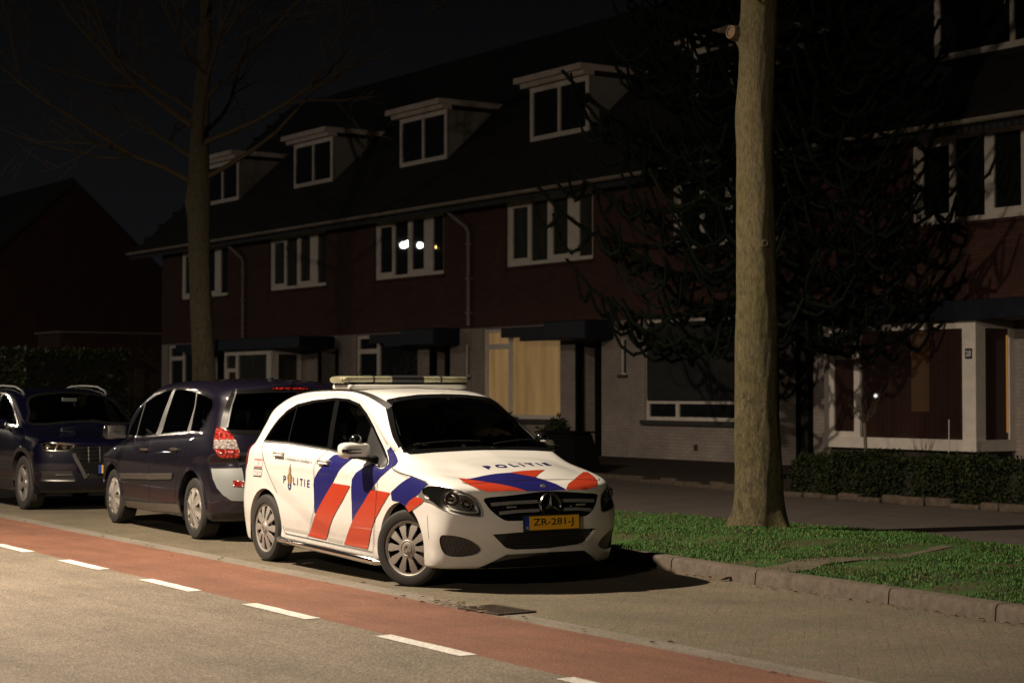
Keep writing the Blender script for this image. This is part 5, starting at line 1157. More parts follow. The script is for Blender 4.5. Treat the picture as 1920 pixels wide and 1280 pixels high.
def build_plants():
    rnd = random.Random(11)
    # --- big street tree
    base = XY(14.85, 13.03, .12)
    t = empty('street_tree', base, 0, 'thick mossy tree trunk standing in the grass to the right of the police car', 'tree')
    mb = MB(); trunk_mesh(mb, [(0, 0, -.12), (0, 0, .5), (-.015, 0, 1.3), (-.005, 0, 2.4), (-.015, 0, 3.4), (-.01, 0, 4.4), (.02, 0, 5.4), (.03, 0, 6.6), (.05, 0, 8.2)], [.262, .252, .232, .214, .201, .194, .190, .182, .165], 72, (.62, .60), .014,
        [(5.22, math.radians(205), .10, .55), (5.52, math.radians(285), .07, .12), (3.0, math.radians(250), .10, .05), (4.35, math.radians(190), .25, .10), (3.7, math.radians(270), .12, .06), (2.1, math.radians(220), .2, .04)], 3)
    bk = bark_mat('mossy_bark', lin(.030, .024, .014), lin(.150, .122, .070), lin(.115, .100, .036), 1.0, .65)
    o = mb.build('trunk', bk, t, autos=R(60))
    mb = MB(); c = Vector((-.275, -.12, 5.24)); ax = Vector((-.8, -.58, .1)).normalized(); M = Matrix.Translation(c) @ ax.to_track_quat('Y', 'Z').to_matrix().to_4x4()
    mb.lathe([(.085, -.10), (.078, -.01), (.070, .02), (.056, .022), (.050, .008), (.001, .006)], 24, M); mb.build('branch_stub', simple_noise_mat('cut_wood', lin(.06, .035, .02), lin(.15, .10, .065), 20), o, autos=R(45))
    for (x, y, z, r_) in ((.02, -.205, 5.56, .038), (.05, -.222, 3.02, .03)):
        mb = MB(); mb.lathe([(r_*1.3, .02), (r_*1.15, -.012), (r_*.9, -.016), (r_*.7, .005), (.001, .012)], 20, Matrix.Translation((x, y, z))); mb.build('knot', bk, o, autos=R(45))
    cr = MB()
    for k in range(9):
        a = k*2.4+.4; grow(cr, Vector((math.cos(a)*.1, math.sin(a)*.1, 6.9+k*.16)), Vector((math.cos(a), math.sin(a), .55)), rnd.uniform(2.8, 4.2), .075, 3, rnd, .10, .8)
    for (dx, dy, dz, L) in ((-1, -.25, -.22, 1.9), (.9, -.5, -.30, 2.6), (.6, -.9, -.35, 2.4)):
        grow(cr, Vector((dx*.5, dy*.4, 7.05)), Vector((dx, dy, dz)), L, .02, 2, rnd, -.06, .7)
    cr.build('crown', bk, t)
    # --- second street tree behind the cars
    base = XY(30.7, 13.80, .12)
    t = empty('street_tree', base, 0, 'bare tree with spreading twigs behind the dark blue parked cars', 'tree')
    mb = MB(); trunk_mesh(mb, [(.12, 0, -.12), (.12, 0, .6), (.12, 0, 1.6), (.07, 0, 2.8), (.02, 0, 4.0), (.0, 0, 5.0), (.02, 0, 6.2), (.10, 0, 7.4), (.12, 0, 8.6)], [.25, .22, .205, .195, .19, .20, .155, .12, .09], 40, (.3, .5), .02, [(4.85, math.radians(190), .2, .22), (4.5, math.radians(300), .12, .1)], 8)
    bk2 = bark_mat('grey_bark', lin(.030, .024, .015), lin(.085, .070, .046), lin(.07, .065, .025), .8, .4)
    mb.build('trunk', bk2, t, autos=R(60))
    cr = MB(); rnd = random.Random(5)
    for k in range(12):
        a = k*2.4; z = 5.3+k*.28; grow(cr, Vector((.06+math.cos(a)*.1, math.sin(a)*.1, z)), Vector((math.cos(a), math.sin(a)*.8, .35+.06*k)), rnd.uniform(2.6, 4.0), .05-.002*k, 3, rnd, .13, .75, 6, .005)
    for (dx, dz, z) in ((-1, .50, 5.2), (1, .12, 5.9), (-1, .8, 6.2)):
        grow(cr, Vector((dx*.1, -.1, z)), Vector((dx, -.25, dz)), 4.0, .055, 3, rnd, .10, .7, 6, .005)
    cr.build('crown', mat('dark_twig_bark', lin(.055, .043, .028), .9, spec=.1), t)
    # --- monkey puzzle
    base = XY(23.15, 20.5, .12)
    t = empty('monkey_puzzle_tree', base, 0, 'dark monkey puzzle tree with curling rope-like branches behind the thick trunk', 'tree')
    lm = leaf_mat('monkey_puzzle_leaf', lin(.0025, .004, .0025), lin(.008, .012, .006), .8)
    mb = MB(); trunk_mesh(mb, [(0, 0, -.1), (0, 0, 3), (0, 0, 6), (.05, 0, 9.5)], [.20, .17, .14, .06], 20, None, .03, (), 2); mb.build('trunk', mat('dark_bark', lin(.007, .006, .005), .95, spec=.05), t, autos=R(60))
    cr = MB(); rnd = random.Random(21)
    def rope(pts, r0, r1):
        k = len(pts); cr.tube(pts, [r0+(r1-r0)*i/(k-1) for i in range(k)], 6)
        for i in range(k-1):
            a, b_ = pts[i], pts[i+1]; d = (b_-a); L = d.length; d = d.normalized(); o = d.orthogonal().normalized(); q = d.cross(o); m_ = max(4, int(L/.015)); r = r0+(r1-r0)*i/(k-1)
            for j in range(m_):
                an = rnd.uniform(0, 6.28); rad = o*math.cos(an)+q*math.sin(an); p = a+d*L*j/m_+rad*r*.8; tip = p+rad*r*1.25+d*r*1.7; sd = d.cross(rad)*r*.42; cr.add([p-sd, p+sd, tip], [(0, 1, 2)])
    for w in range(15):
        z = 2.75+w*.50; nb = 8 if w < 11 else 6; Lmax = 3.5*(1-((w-3)/13.)**2*.75) if w > 3 else 3.1+.2*w
        for k in range(nb):
            a = k*2*math.pi/nb+w*.7+rnd.uniform(-.25, .25); L = Lmax*rnd.uniform(.72, 1.05); h = Vector((math.cos(a), math.sin(a), 0)); pts = []
            lift = -.55+.075*w
            for i in range(9):
                u = i/8; zz = z+L*(lift*math.sin(u*2.2)*.42+.30*u**4); pts.append(h*L*u+Vector((0, 0, zz))+Vector((-h.y, h.x, 0))*rnd.uniform(-.06, .06))
            rope(pts, .050, .028)
            sd = Vector((-h.y, h.x, 0))
            for i in (3, 4, 5, 6, 7):
                for sg in (-1, 1):
                    if rnd.random() < .26: continue
                    l2 = L*rnd.uniform(.16, .30); q = []
                    for j in range(5): u = j/4; q.append(pts[i]+(h*.55+sd*sg*.85).normalized()*l2*u+Vector((0, 0, l2*(-.35*math.sin(u*2.6)+.55*u**3))))
                    rope(q, .036, .020)
    cr.build('crown', lm, t)
    # --- hedges and bushes
    lf = leaf_mat('hedge_leaf', lin(.007, .010, .003), lin(.018, .026, .007), .8)
    def hedge(name, s0, s1, n0, n1, z0, z1, cnt, label, size=.035, lmat=lf, cat='hedge', seed=1, group=None):
        c = XY((s0+s1)/2, (n0+n1)/2, z0); o = empty(name, c, 0, label, cat, group); r_ = random.Random(seed); mb = MB(); L = abs(s1-s0); W = abs(n1-n0); H = z1-z0
        for k in range(cnt):
            f = r_.random(); ls = r_.uniform(-L/2, L/2); ln = r_.uniform(-W/2, W/2); lz = r_.uniform(0, H)
            if f < .45: ln = -W/2+abs(r_.gauss(0, .06))
            elif f < .75: lz = H-abs(r_.gauss(0, .05))
            elif f < .85: ls = math.copysign(L/2-abs(r_.gauss(0, .05)), ls)
            bump_ = .06*math.sin(ls*3.1)+.05*math.sin(ls*7.3+lz*4)+.03*math.sin(ls*17)
            ln -= bump_*.9; lz += bump_*.8*(lz/H); p = SD*ls+ND*ln+Vector((0, 0, max(0, lz)))
            a = Vector((r_.gauss(0, 1), r_.gauss(0, 1), r_.gauss(0, 1)+.5)).normalized(); s = size*r_.uniform(.6, 1.4); u = a.orthogonal().normalized(); u.rotate(Matrix.Rotation(r_.uniform(0, 6.28), 3, a)); v = a.cross(u)
            mb.add([p, p+u*s*.8+v*s*.45, p+u*s*1.6, p+u*s*.8-v*s*.45], [(0, 1, 2, 3)])
        mb.build('foliage', lmat, o)
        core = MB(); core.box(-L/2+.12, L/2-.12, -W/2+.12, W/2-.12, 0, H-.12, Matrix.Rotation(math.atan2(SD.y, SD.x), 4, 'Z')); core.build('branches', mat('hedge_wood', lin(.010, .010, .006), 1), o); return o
    hedge('hedge', 13, 20.4, 18.45, 19.55, .11, .69, 30000, 'low clipped hedge along the pavement in front of the bay window', .032, seed=3)
    hedge('hedge', 42, 49, 14.6, 17.2, .08, 2.55, 26000, 'tall hedge above the roof of the black-blue off-roader', .07, leaf_mat('privet_leaf', lin(.014, .018, .007), lin(.035, .045, .016)), seed=4)
    def bush(s, n, z, r, cnt, size, label, seed, long=2.2, cat='bush'):
        o = empty('bush', XY(s, n, z), 0, label, cat); r_ = random.Random(seed); mb = MB(); bl = []
        for k in range(7): bl.append(((r_.gauss(0, r[0]*.35), r_.gauss(0, r[1]*.35), r[2]*r_.uniform(.5, 1.25)), (r[0]*r_.uniform(.45, .7), r[1]*r_.uniform(.45, .7), r[2]*r_.uniform(.4, .65))))
        leaf_cloud(mb, bl, cnt, size, r_, long, .35); mb.build('foliage', leaf_mat('shrub_leaf', lin(.012, .018, .008), lin(.035, .052, .02), .35), o)
        st = MB()
        for k in range(6): a = k*1.05; st.tube([(0, 0, 0), (math.cos(a)*r[0]*.3, math.sin(a)*r[1]*.3, r[2]*.7), (math.cos(a)*r[0]*.5, math.sin(a)*r[1]*.5, r[2]*1.2)], [.015, .012, .006], 5)
        st.build('stems', mat('shrub_wood', lin(.03, .022, .015), .9), o); return o
    bush(30.9, 21.6, .2, (.42, .42, .55), 2600, .06, 'leafy evergreen bush beside the blue front door', 1)
    bush(34.0, 21.8, .2, (.75, .55, .60), 3000, .075, 'large-leaved bush below the lit yellow window', 2, 2.6)
    # small garden tree with a pale stake, thin cane
    o = empty('young_tree', XY(21.0, 20.6, .17), 0, 'small pruned tree on a pale stem in front of the bay window', 'tree'); mb = MB(); rnd = random.Random(9)
    mb.tube([(0, 0, 0), (.02, 0, .5), (0, 0, .95)], [.03, .026, .03], 8); o2 = mb.build('trunk', mat('pale_bark', lin(.12, .10, .07), .8), o)
    mb = MB()
    for k in range(7): a = k*.9; grow(mb, Vector((0, 0, .92)), Vector((math.cos(a), math.sin(a), 1.1)), rnd.uniform(.3, .6), .012, 1, rnd, .2, .6, 5, .003)
    mb.build('crown', mat('twig', lin(.05, .042, .025), .9), o)
    mb = MB(); p = XY(18.9, 20.2, .15); mb.tube([p, p+Vector((.015, 0, 1.05))], .008, 6); tag(mb.build('garden_cane', mat('white_cane', lin(.45, .42, .38), .6)), 'thin pale cane standing upright in front of the wide bay window', 'cane')
    for (s, n, lab, sd, h) in ((15.6, 21.4, 'bare twiggy shrub at the right edge of the photo', 3, 1.1), (38.6, 21.6, 'bare climbing rose stems against the grey wall behind the light bar', 6, 1.9), (56.5, 24.2, 'small bare tree in front of the dark gable wall', 8, 3.6)):
        o = empty('shrub' if h < 3 else 'garden_tree', XY(s, n, .2), 0, lab, 'shrub' if h < 3 else 'tree'); mb = MB(); rnd = random.Random(sd)
        if h > 3: mb.tube([(0, 0, 0), (0.03, 0, 1.2), (.0, 0, 2.3)], [.06, .05, .04], 8); mb.build('trunk', bk2, o); mb = MB()
        for k in range(7): a = k*.9+.3; grow(mb, Vector((0, 0, 0 if h < 3 else 1.8+.08*k)), Vector((math.cos(a), math.sin(a)*.5, 1.6 if h < 3 else .7)), h*rnd.uniform(.6, .95)*(1 if h < 3 else .5), .016 if h < 3 else .03, 2, rnd, .1, .6, 5, .004)
        mb.build('twigs' if h < 3 else 'crown', bk2 if h > 3 else mat('bare_twig', lin(.06, .045, .03), .9), o)
# ================================================================ terraced houses (local frame: x along the front to the right, y into the house, z up)
HROT = math.atan2(-SD.y, -SD.x); FAC = 23.2
def brick_mat(name, c1, c2, mortar, rough=.9, stain=.5, bw=.21, rh=.065, ms=.007):
    m, nt, b = newmat(name); co = objco(nt); sp = N(nt, 'ShaderNodeSeparateXYZ'); nt.links.new(co, sp.inputs[0]); ad = N(nt, 'ShaderNodeMath', operation='ADD'); nt.links.new(sp.outputs[0], ad.inputs[0]); nt.links.new(sp.outputs[1], ad.inputs[1])
    cb = N(nt, 'ShaderNodeCombineXYZ'); nt.links.new(ad.outputs[0], cb.inputs[0]); nt.links.new(sp.outputs[2], cb.inputs[1])
    br = N(nt, 'ShaderNodeTexBrick'); nt.links.new(cb.outputs[0], br.inputs['Vector']); br.inputs['Scale'].default_value = 1; br.inputs['Brick Width'].default_value = bw; br.inputs['Row Height'].default_value = rh; br.inputs['Mortar Size'].default_value = ms
    br.inputs['Color1'].default_value = c1; br.inputs['Color2'].default_value = c2; br.inputs['Mortar'].default_value = mortar
    n1 = noise(nt, 1.2, 6, .7, co); n2 = noise(nt, 40, 4, .7, co)
    c = mix(nt, 1, br.outputs[0], ramp(nt, n1.outputs[0], [(.3, lin(1-stain*.6)), (.7, lin(1+stain*.3))]).outputs[0], 'MULTIPLY'); c = mix(nt, 1, c, ramp(nt, n2.outputs[0], [(.3, lin(.8)), (.7, lin(1.15))]).outputs[0], 'MULTIPLY')
    nt.links.new(c, b.inputs['Base Color']); b.inputs['Roughness'].default_value = rough; inv = N(nt, 'ShaderNodeInvert'); nt.links.new(br.outputs['Fac'], inv.inputs['Color']); bump(nt, b, inv.outputs[0], .4, .008); return m
def curtain_mat(name, a, b_, emit=0., scale=9., dist=1.5, rough=.9, coat=1.):
    """glass pane with hanging cloth right behind it"""
    m, nt, b = newmat(name); co = objco(nt); w = N(nt, 'ShaderNodeTexWave', bands_direction='X'); w.inputs['Scale'].default_value = scale; w.inputs['Distortion'].default_value = dist; w.inputs['Detail'].default_value = 2; w.inputs['Detail Scale'].default_value = .4
    mp = N(nt, 'ShaderNodeMapping'); mp.inputs['Scale'].default_value = (1, 1, .08); nt.links.new(co, mp.inputs['Vector']); nt.links.new(mp.outputs[0], w.inputs['Vector'])
    mpn = N(nt, 'ShaderNodeMapping'); mpn.inputs['Scale'].default_value = (3.2, 3.2, .5); nt.links.new(co, mpn.inputs['Vector']); n1 = noise(nt, 1.1, 4, .6, mpn.outputs[0]); f = mix(nt, .90, w.outputs[0], n1.outputs[0]); c = ramp(nt, f, [(.25, a), (.75, b_)])  # light and shade of the curtain folds painted as bands of colour
    nt.links.new(c.outputs[0], b.inputs['Base Color']); b.inputs['Roughness'].default_value = rough; b.inputs['Coat Weight'].default_value = coat; b.inputs['Coat Roughness'].default_value = .012; b.inputs['Specular IOR Level'].default_value = .1
    if emit: nt.links.new(c.outputs[0], b.inputs['Emission Color']); b.inputs['Emission Strength'].default_value = emit
    return m
HM = {}
def house_mats():
    HM['brick'] = brick_mat('red_brick', lin(.052, .017, .011), lin(.074, .025, .016), lin(.028, .019, .014))
    HM['plaster'] = brick_mat('painted_grey_brick', lin(.27, .225, .20), lin(.31, .26, .23), lin(.20, .165, .145), stain=.45, ms=.005)
    HM['dark_plinth'] = brick_mat('dark_plinth_brick', lin(.030, .022, .018), lin(.045, .034, .028), lin(.02, .016, .014))
    m, nt, b = newmat('roof_tiles'); co = objco(nt); w = N(nt, 'ShaderNodeTexWave', bands_direction='X'); w.inputs['Scale'].default_value = 2.1; nt.links.new(co, w.inputs['Vector']); n1 = noise(nt, 3, 5, .7, co)
    nt.links.new(ramp(nt, n1.outputs[0], [(.3, lin(.010)), (.7, lin(.022))]).outputs[0], b.inputs['Base Color']); b.inputs['Roughness'].default_value = .75; bump(nt, b, w.outputs[0], .5, .03); HM['roof'] = m
    HM['frame'] = simple_noise_mat('white_frame_paint', lin(.52, .47, .42), lin(.66, .60, .54), 6, .55, .08, .003)
    HM['board'] = simple_noise_mat('dormer_boards', lin(.42, .36, .32), lin(.58, .50, .45), 3, .7, .1, .004)
    HM['cheek'] = simple_noise_mat('dormer_cheek_boards', lin(.19, .175, .16), lin(.25, .23, .21), 3, .8, .1)
    HM['fascia'] = simple_noise_mat('dark_blue_fascia', lin(.007, .008, .013), lin(.012, .014, .023), 5, .5, .1)
    HM['door'] = simple_noise_mat('blue_door', lin(.010, .022, .050), lin(.016, .032, .070), 5, .4, .1)
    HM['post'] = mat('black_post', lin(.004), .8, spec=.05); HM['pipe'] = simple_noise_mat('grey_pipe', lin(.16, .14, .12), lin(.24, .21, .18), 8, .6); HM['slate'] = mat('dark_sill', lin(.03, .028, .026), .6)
    HM['gutter'] = simple_noise_mat('zinc_gutter', lin(.20, .17, .14), lin(.36, .31, .26), 3, .6)
    HM['dark_pane'] = curtain_mat('dark_window_glass', lin(.004, .005, .006), lin(.010, .012, .012))
    HM['grey_pane'] = curtain_mat('grey_curtained_glass', lin(.014, .015, .012), lin(.050, .052, .040), scale=5)
    HM['lit_pane'] = curtain_mat('lit_yellow_curtain', lin(.24, .14, .052), lin(.40, .25, .105), .42, scale=.9, dist=6)
    HM['red_pane'] = curtain_mat('red_curtained_glass', lin(.012, .006, .004), lin(.030, .013, .010), .12, scale=3)
    HM['orange_slit'] = curtain_mat('orange_lit_slit', lin(.50, .22, .05), lin(.6, .28, .07), .35)
    HM['shutter'] = brick_mat('roller_shutter', lin(.016), lin(.020), lin(.006), bw=6, rh=.05, ms=.004)
    HM['ink'] = mat('number_black', lin(.01), .5); HM['inkw'] = mat('number_white', lin(.5), .5); HM['bluelight'] = mat('blue_led', lin(.1, .1, .8), emit=(.08, .06, 1, 1), es=6)
def wall_holes(x0, x1, z0, z1, holes, y=0., depth=.12, name='wall', m=None, parent=None, back=None):
    xs = sorted(set([x0, x1]+[h[0] for h in holes]+[h[1] for h in holes])); zs = sorted(set([z0, z1]+[h[2] for h in holes]+[h[3] for h in holes]))
    g = MB()
    for a, b in zip(xs, xs[1:]):
        for c, d in zip(zs, zs[1:]):
            mx, mz = (a+b)/2, (c+d)/2
            if any(h[0] < mx < h[1] and h[2] < mz < h[3] for h in holes): continue
            g.add([(a, y, c), (b, y, c), (b, y, d), (a, y, d)], [(0, 1, 2, 3)])
    for h in holes:
        a, b, c, d = h[:4]; e = h[4] if len(h) > 4 else depth
        g.add([(a, y, c), (b, y, c), (b, y, d), (a, y, d), (a, y+e, c), (b, y+e, c), (b, y+e, d), (a, y+e, d)], [(0, 1, 5, 4), (1, 2, 6, 5), (2, 3, 7, 6), (3, 0, 4, 7)])
    return meshobj(name, g.v, g.f, m, parent)
def frame_bars(g, x0, x1, z0, z1, y0, y1, w, vx=(), hz=()):
    """outer frame and mullions butted end to end"""
    g.box(x0, x0+w, y0, y1, z0, z1); g.box(x1-w, x1, y0, y1, z0, z1); g.box(x0+w, x1-w, y0, y1, z1-w, z1); g.box(x0+w, x1-w, y0, y1, z0, z0+w)
    for (a, b) in vx: g.box(a, b, y0+.004, y1, z0+w, z1-w)
    for (a, b, c, d) in hz: g.box(a, b, y0+.007, y1, c, d)
def window(parent, x0, x1, z0, z1, y, w, vx, hz, pane, name='window', sill=None, panes=None):
    g = MB(); frame_bars(g, x0, x1, z0, z1, y, y+.07, w, vx, hz); f = g.build(name, HM['frame'], parent)
    g = MB(); g.box(x0+w*.5, x1-w*.5, y+.040, y+.052, z0+w*.5, z1-w*.5) if panes is None else None
    if panes is None: g.build('pane', HM[pane], f)
    else:
        for (a, b, c, d, mt) in panes: q = MB(); q.box(a, b, y+.040, y+.052, c, d); q.build('pane', HM[mt], f)
    if sill: q = MB(); q.box(x0-.05, x1+.05, -sill[0], y+.02, z0-sill[1], z0-.002); q.build('sill', HM[sill[2]], f)
    return f
def dormer(parent, x0=.72, x1=3.02, yf=1.18, z0=7.40, z1=8.62):
    ry = lambda z: (z-5.92)/.916-.42
    d = MB(); yb = ry(z1+.02)
    d.add([(x0, yf, z0-.12), (x0, yf, z1), (x0, yb, z1), (x1, yf, z0-.12), (x1, yf, z1), (x1, yb, z1)], [(0, 1, 2), (3, 4, 5), (1, 4, 5, 2), (0, 3, 5, 2)])
    o = d.build('dormer', HM['cheek'], parent)
    w = window(o, x0, x1, z0-.02, z1-.0, yf-.03, .11, [((x0+x1)/2-.045, (x0+x1)/2+.045)], [], 'dark_pane', 'dormer_window')
    w.parent = parent if False else o
    g = MB(); g.box(x0-.16, x1+.05, yf-.20, yf+.1, z1+.002, z1+.11); g.box(x0-.30, x1+.06, yf-.30, ry(z1+.26)+.05, z1+.114, z1+.25); g.build('dormer_roof', HM['board'], o)
    return o
def house(s1, label, kind, W=5.97, up='dark_pane', lower='dark_pane', pipe=False, dorm=True, upx=1.43, first=False, number=None):
    h = empty('terraced_house', XY(s1, FAC), HROT, label, 'house', 'red brick terraced houses along the street')
    uw = (upx, upx+3.32, 4.39, 5.87)
    wall_holes(0, W, 3.06, 6.0, [uw], 0, .10, 'upper_wall', HM['brick'], h)
    a = upx
    vx = [(a+.80, a+.93), (a+1.57, a+1.76), (a+2.33, a+2.74)]
    pn = [(a+.2, a+.82, 4.5, 5.78, up), (a+.92, a+1.58, 4.42, 5.80, up), (a+1.75, a+2.34, 4.5, 5.78, up), (a+2.73, a+3.26, 4.42, 5.80, up)]
    window(h, a, a+3.32, 4.39, 5.87, .05, .09, vx, [(a+.09, a+.20, 4.48, 5.78), (a+.20, a+.80, 4.48, 5.56-.99), (a+.2, a+.80, 5.70, 5.78), (a+1.76, a+2.33, 4.48, 4.57)], up, 'upper_window', (.06, .06, 'brick'), pn)
    if kind == 'flat':
        door = (4.10, 5.05, .27, 2.65, .55); lw = (.47, 3.56, 1.0, 3.03, .12); sm = (5.70, 5.90, 1.95, 2.70, .08)
        wall_holes(0, W, .0, 3.06, [door, lw, sm], 0, .12, 'ground_wall', HM['plaster'], h)
        pn = None if lower != 'lit' else [(.6, 1.5, 1.05, 2.98, 'lit_pane'), (1.5, 3.50, 1.05, 2.98, 'lit_pane')]
        window(h, .47, 3.56, 1.0, 3.03, .06, .09, [(1.46, 1.60)], [(.56, 1.46, 2.56, 2.68)], 'dark_pane' if lower == 'lit' else lower, 'living_room_window', (.07, .10, 'slate'), pn)
        g = MB(); g.box(1.60, 3.985, -.24, -.002, 2.80, 3.02); g.box(2.50, 3.98, -.34, -.242, 2.70, 2.86); g.build('awning_box', HM['fascia'], h)
        g = MB(); g.bbox(3.99, 5.50, -.75, -.003, 2.68, 3.08, .03); g.build('canopy', HM['fascia'], h)
        g = MB(); g.box(4.14, 4.24, -.02, .10, .27, 2.67); o = g.build('porch_post', HM['post'], h); g = MB(); g.box(4.84, 5.00, -.02, .12, .27, 2.67); g.build('porch_post', HM['post'], h)
        g = MB(); frame_bars(g, 4.24, 4.99, .27, 2.62, .46, .54, .09); f = g.build('door_frame', HM['frame'], h); g = MB(); g.box(4.34, 4.89, .49, .53, .28, 2.52); g.box(4.42, 4.60, .48, .49, 1.2, 2.3); d = g.build('door', HM['door'], f)
        g = MB(); g.tube([(4.80, .47, 1.25), (4.80, .44, 1.25), (4.70, .44, 1.25)], .012); g.build('handle', MT['chrome'], d)
        window(h, 5.70, 5.90, 1.95, 2.70, .03, .03, [], [], 'dark_pane', 'side_light', (.05, .06, 'slate'))
        g = MB(); g.box(3.99, 5.2, -.5, -.002, .0, .24); g.build('door_step', HM['slate'], h)
    elif kind == 'shutter':
        door = (4.60, 5.35, .27, 2.65, .45); lw = (.54, 3.38, 1.03, 3.05, .12)
        wall_holes(0, W, .0, 3.06, [door, lw], 0, .12, 'ground_wall', HM['plaster'], h)
        window(h, .54, 3.38, 1.03, 3.05, .05, .07, [(1.47, 1.56)], [(.61, 3.31, 1.36, 1.42)], 'dark_pane', 'living_room_window', (.09, .09, 'slate'))
        g = MB(); g.box(.62, 3.30, -.004, .05, 1.43, 2.97); g.build('roller_shutter', HM['shutter'], h)
        g = MB(); frame_bars(g, 4.62, 5.33, .27, 2.62, .36, .44, .08); f = g.build('door_frame', HM['post'], h); g = MB(); g.box(4.72, 5.22, .40, .43, .34, 2.52); d = g.build('door', HM['grey_pane'], f)
        g = MB(); g.bbox(4.3, 5.75, -.7, -.003, 2.66, 3.05, .03); g.build('canopy', HM['fascia'], h)
        g = MB(); g.box(2.1, 2.22, -.01, 0, .45, .57); g.build('air_vent', HM['slate'], h)
        g = MB(); g.box(4.50, 4.58, -.04, .0, .27, 2.64); g.box(5.38, 5.48, -.04, .0, .27, 2.64); g.build('porch_post', HM['post'], h)
        g = MB(); g.box(4.2, 5.6, -.5, -.002, .0, .22); g.build('door_step', HM['plaster'], h)
    else:
        bx0, bx1 = (.75, 4.17) if kind == 'bay' else (.54, 3.44)
        wall_holes(0, W, .0, 3.06, [(4.60, 5.45, .27, 2.65, .5)], 0, .12, 'ground_wall', HM['plaster'], h)
        P = -.90; y0 = P
        g = MB(); g.box(bx0+.06, bx1-.06, P+.10, -.002, .0, .66); base = g.build('bay_base', HM['dark_plinth'], h)
        g = MB(); g.box(bx0-.02, bx1+.02, P-.02, -.003, .66, .84)
        c1, c2 = bx0+.36, bx0+1.08
        # front: corner posts, casement, mullion, head
        g.box(bx0, bx0+.10, P, P+.10, .84, 2.72); g.box(bx1-.28, bx1, P, P+.10, .84, 2.72); g.box(bx0+.10, bx1-.28, P, P+.10, 2.60, 2.72); g.box(bx0+.72, bx0+.86, P, P+.10, .84, 2.60)
        g.box(bx0+.10, bx0+.72, P+.01, P+.09, 2.14, 2.24); g.box(bx0+.10, bx0+.22, P+.015, P+.09, .84, 2.14); g.box(bx0+.22, bx0+.72, P+.015, P+.09, .84, .93)
        # sides
        for xx in (bx0, bx1-.08): g.box(xx, xx+.08, P+.10, P+.22, .84, 2.72); g.box(xx, xx+.08, -.12, -.004, .84, 2.72); g.box(xx, xx+.08, P+.22, -.12, 2.60, 2.72)
        f = g.build('bay_window', HM['frame'], base); pm = 'red_pane' if kind == 'bay' else 'grey_pane'
        for q in ((bx0+.05, bx0+.75, P+.045, P+.055, .84, 2.65), (bx0+.80, bx1-.2, P+.045, P+.055, .84, 2.65)): g = MB(); g.box(*q); g.build('pane', HM[pm], f)
        for xx in (bx0+.035, bx1-.045): g = MB(); g.box(xx, xx+.01, P+.15, -.06, .84, 2.65); g.build('pane', HM[pm], f)
        if kind == 'bay':
            g = MB(); g.box(bx1-.034, bx1-.030, -.165, -.13, .95, 2.5); g.build('lit_slit', HM['orange_slit'], f)
            g = MB(); g.box(bx1-1.42, bx1-1.02, P+.040, P+.044, 1.28, 2.58); g.build('cupboard_glimpse', mat('brown_glimpse', lin(.045, .020, .008), .8, emit=(.06, .028, .010, 1), es=.12, coat=1), f)
        g = MB(); g.bbox(bx0-.10, bx1+1.9, P-.16, -.004, 2.724, 3.04, .02); g.build('flat_roof', HM['fascia'], h)
        g = MB(); frame_bars(g, 4.62, 5.43, .27, 2.62, .38, .46, .08); fr = g.build('door_frame', HM['frame'], h); g = MB(); g.box(4.72, 5.33, .41, .45, .34, 2.52); d = g.build('door', HM['door'] if kind != 'bay' else HM['grey_pane'], fr)
        g = MB(); g.tube([(5.25, .40, 1.25), (5.25, .37, 1.25), (5.15, .37, 1.25)], .012); g.build('handle', MT['chrome'], d)
        g = MB(); g.box(4.50, 4.60, -.06, .0, .27, 2.70); g.box(5.45, 5.53, -.06, 0, .27, 2.70); g.build('porch_post', HM['post'], h)
        if number:
            g = MB(); g.box(bx1-.21, bx1-.07, P-.012, P-.001, 2.12, 2.28); pq = g.build('house_number', HM['ink'], h)
            v, fc = textmap(number, lambda a_, b_: Vector((bx1-.195+.11*a_, P-.0145, 2.15+.10*b_)), .03); g = MB(); g.add(v, fc); g.build('digits', HM['inkw'], pq)
    if pipe:
        g = MB(); g.tube([(-.80, -.42, 5.95), (-.75, -.30, 5.88), (-.08, -.09, 5.40), (0.0, -.08, 5.28), (0.0, -.08, 3.12)], .045, 10); o = g.build('downpipe', HM['pipe'], h, autos=R(50))
        g = MB()
        for z in (5.0, 4.2, 3.4): g.box(-.06, .06, -.14, -.001, z, z+.03)
        g.build('pipe_clip', HM['pipe'], o)
    # roof
    ex0 = -1.55 if first else 0
    g = MB(); t = .12
    pr = [(-.42, 5.92), (5.30, 11.16), (11.0, 5.92), (11.0, 5.92-t*1.3), (5.30, 11.16-t*1.4), (-.42, 5.92-t*1.3)]
    g.prism(pr, 'x', ex0+.001, W-.001); ro = g.build('roof', HM['roof'], h)
    g = MB(); n = 8; prof = [(-.50+.075*math.cos(math.pi+math.pi*k/n), 5.97+.075*math.sin(math.pi+math.pi*k/n)) for k in range(n+1)]
    prof += [(-.50+.060*math.cos(2*math.pi-math.pi*k/n), 5.975+.060*math.sin(2*math.pi-math.pi*k/n)) for k in range(n+1)]
    g.prism(prof, 'x', ex0-.02, W-.002); g.build('gutter', HM['gutter'], ro, autos=R(50))
    g = MB(); g.box(ex0, W-.002, -.42, -.002, 5.86, 5.90); g.build('eaves_board', HM['slate'], ro)
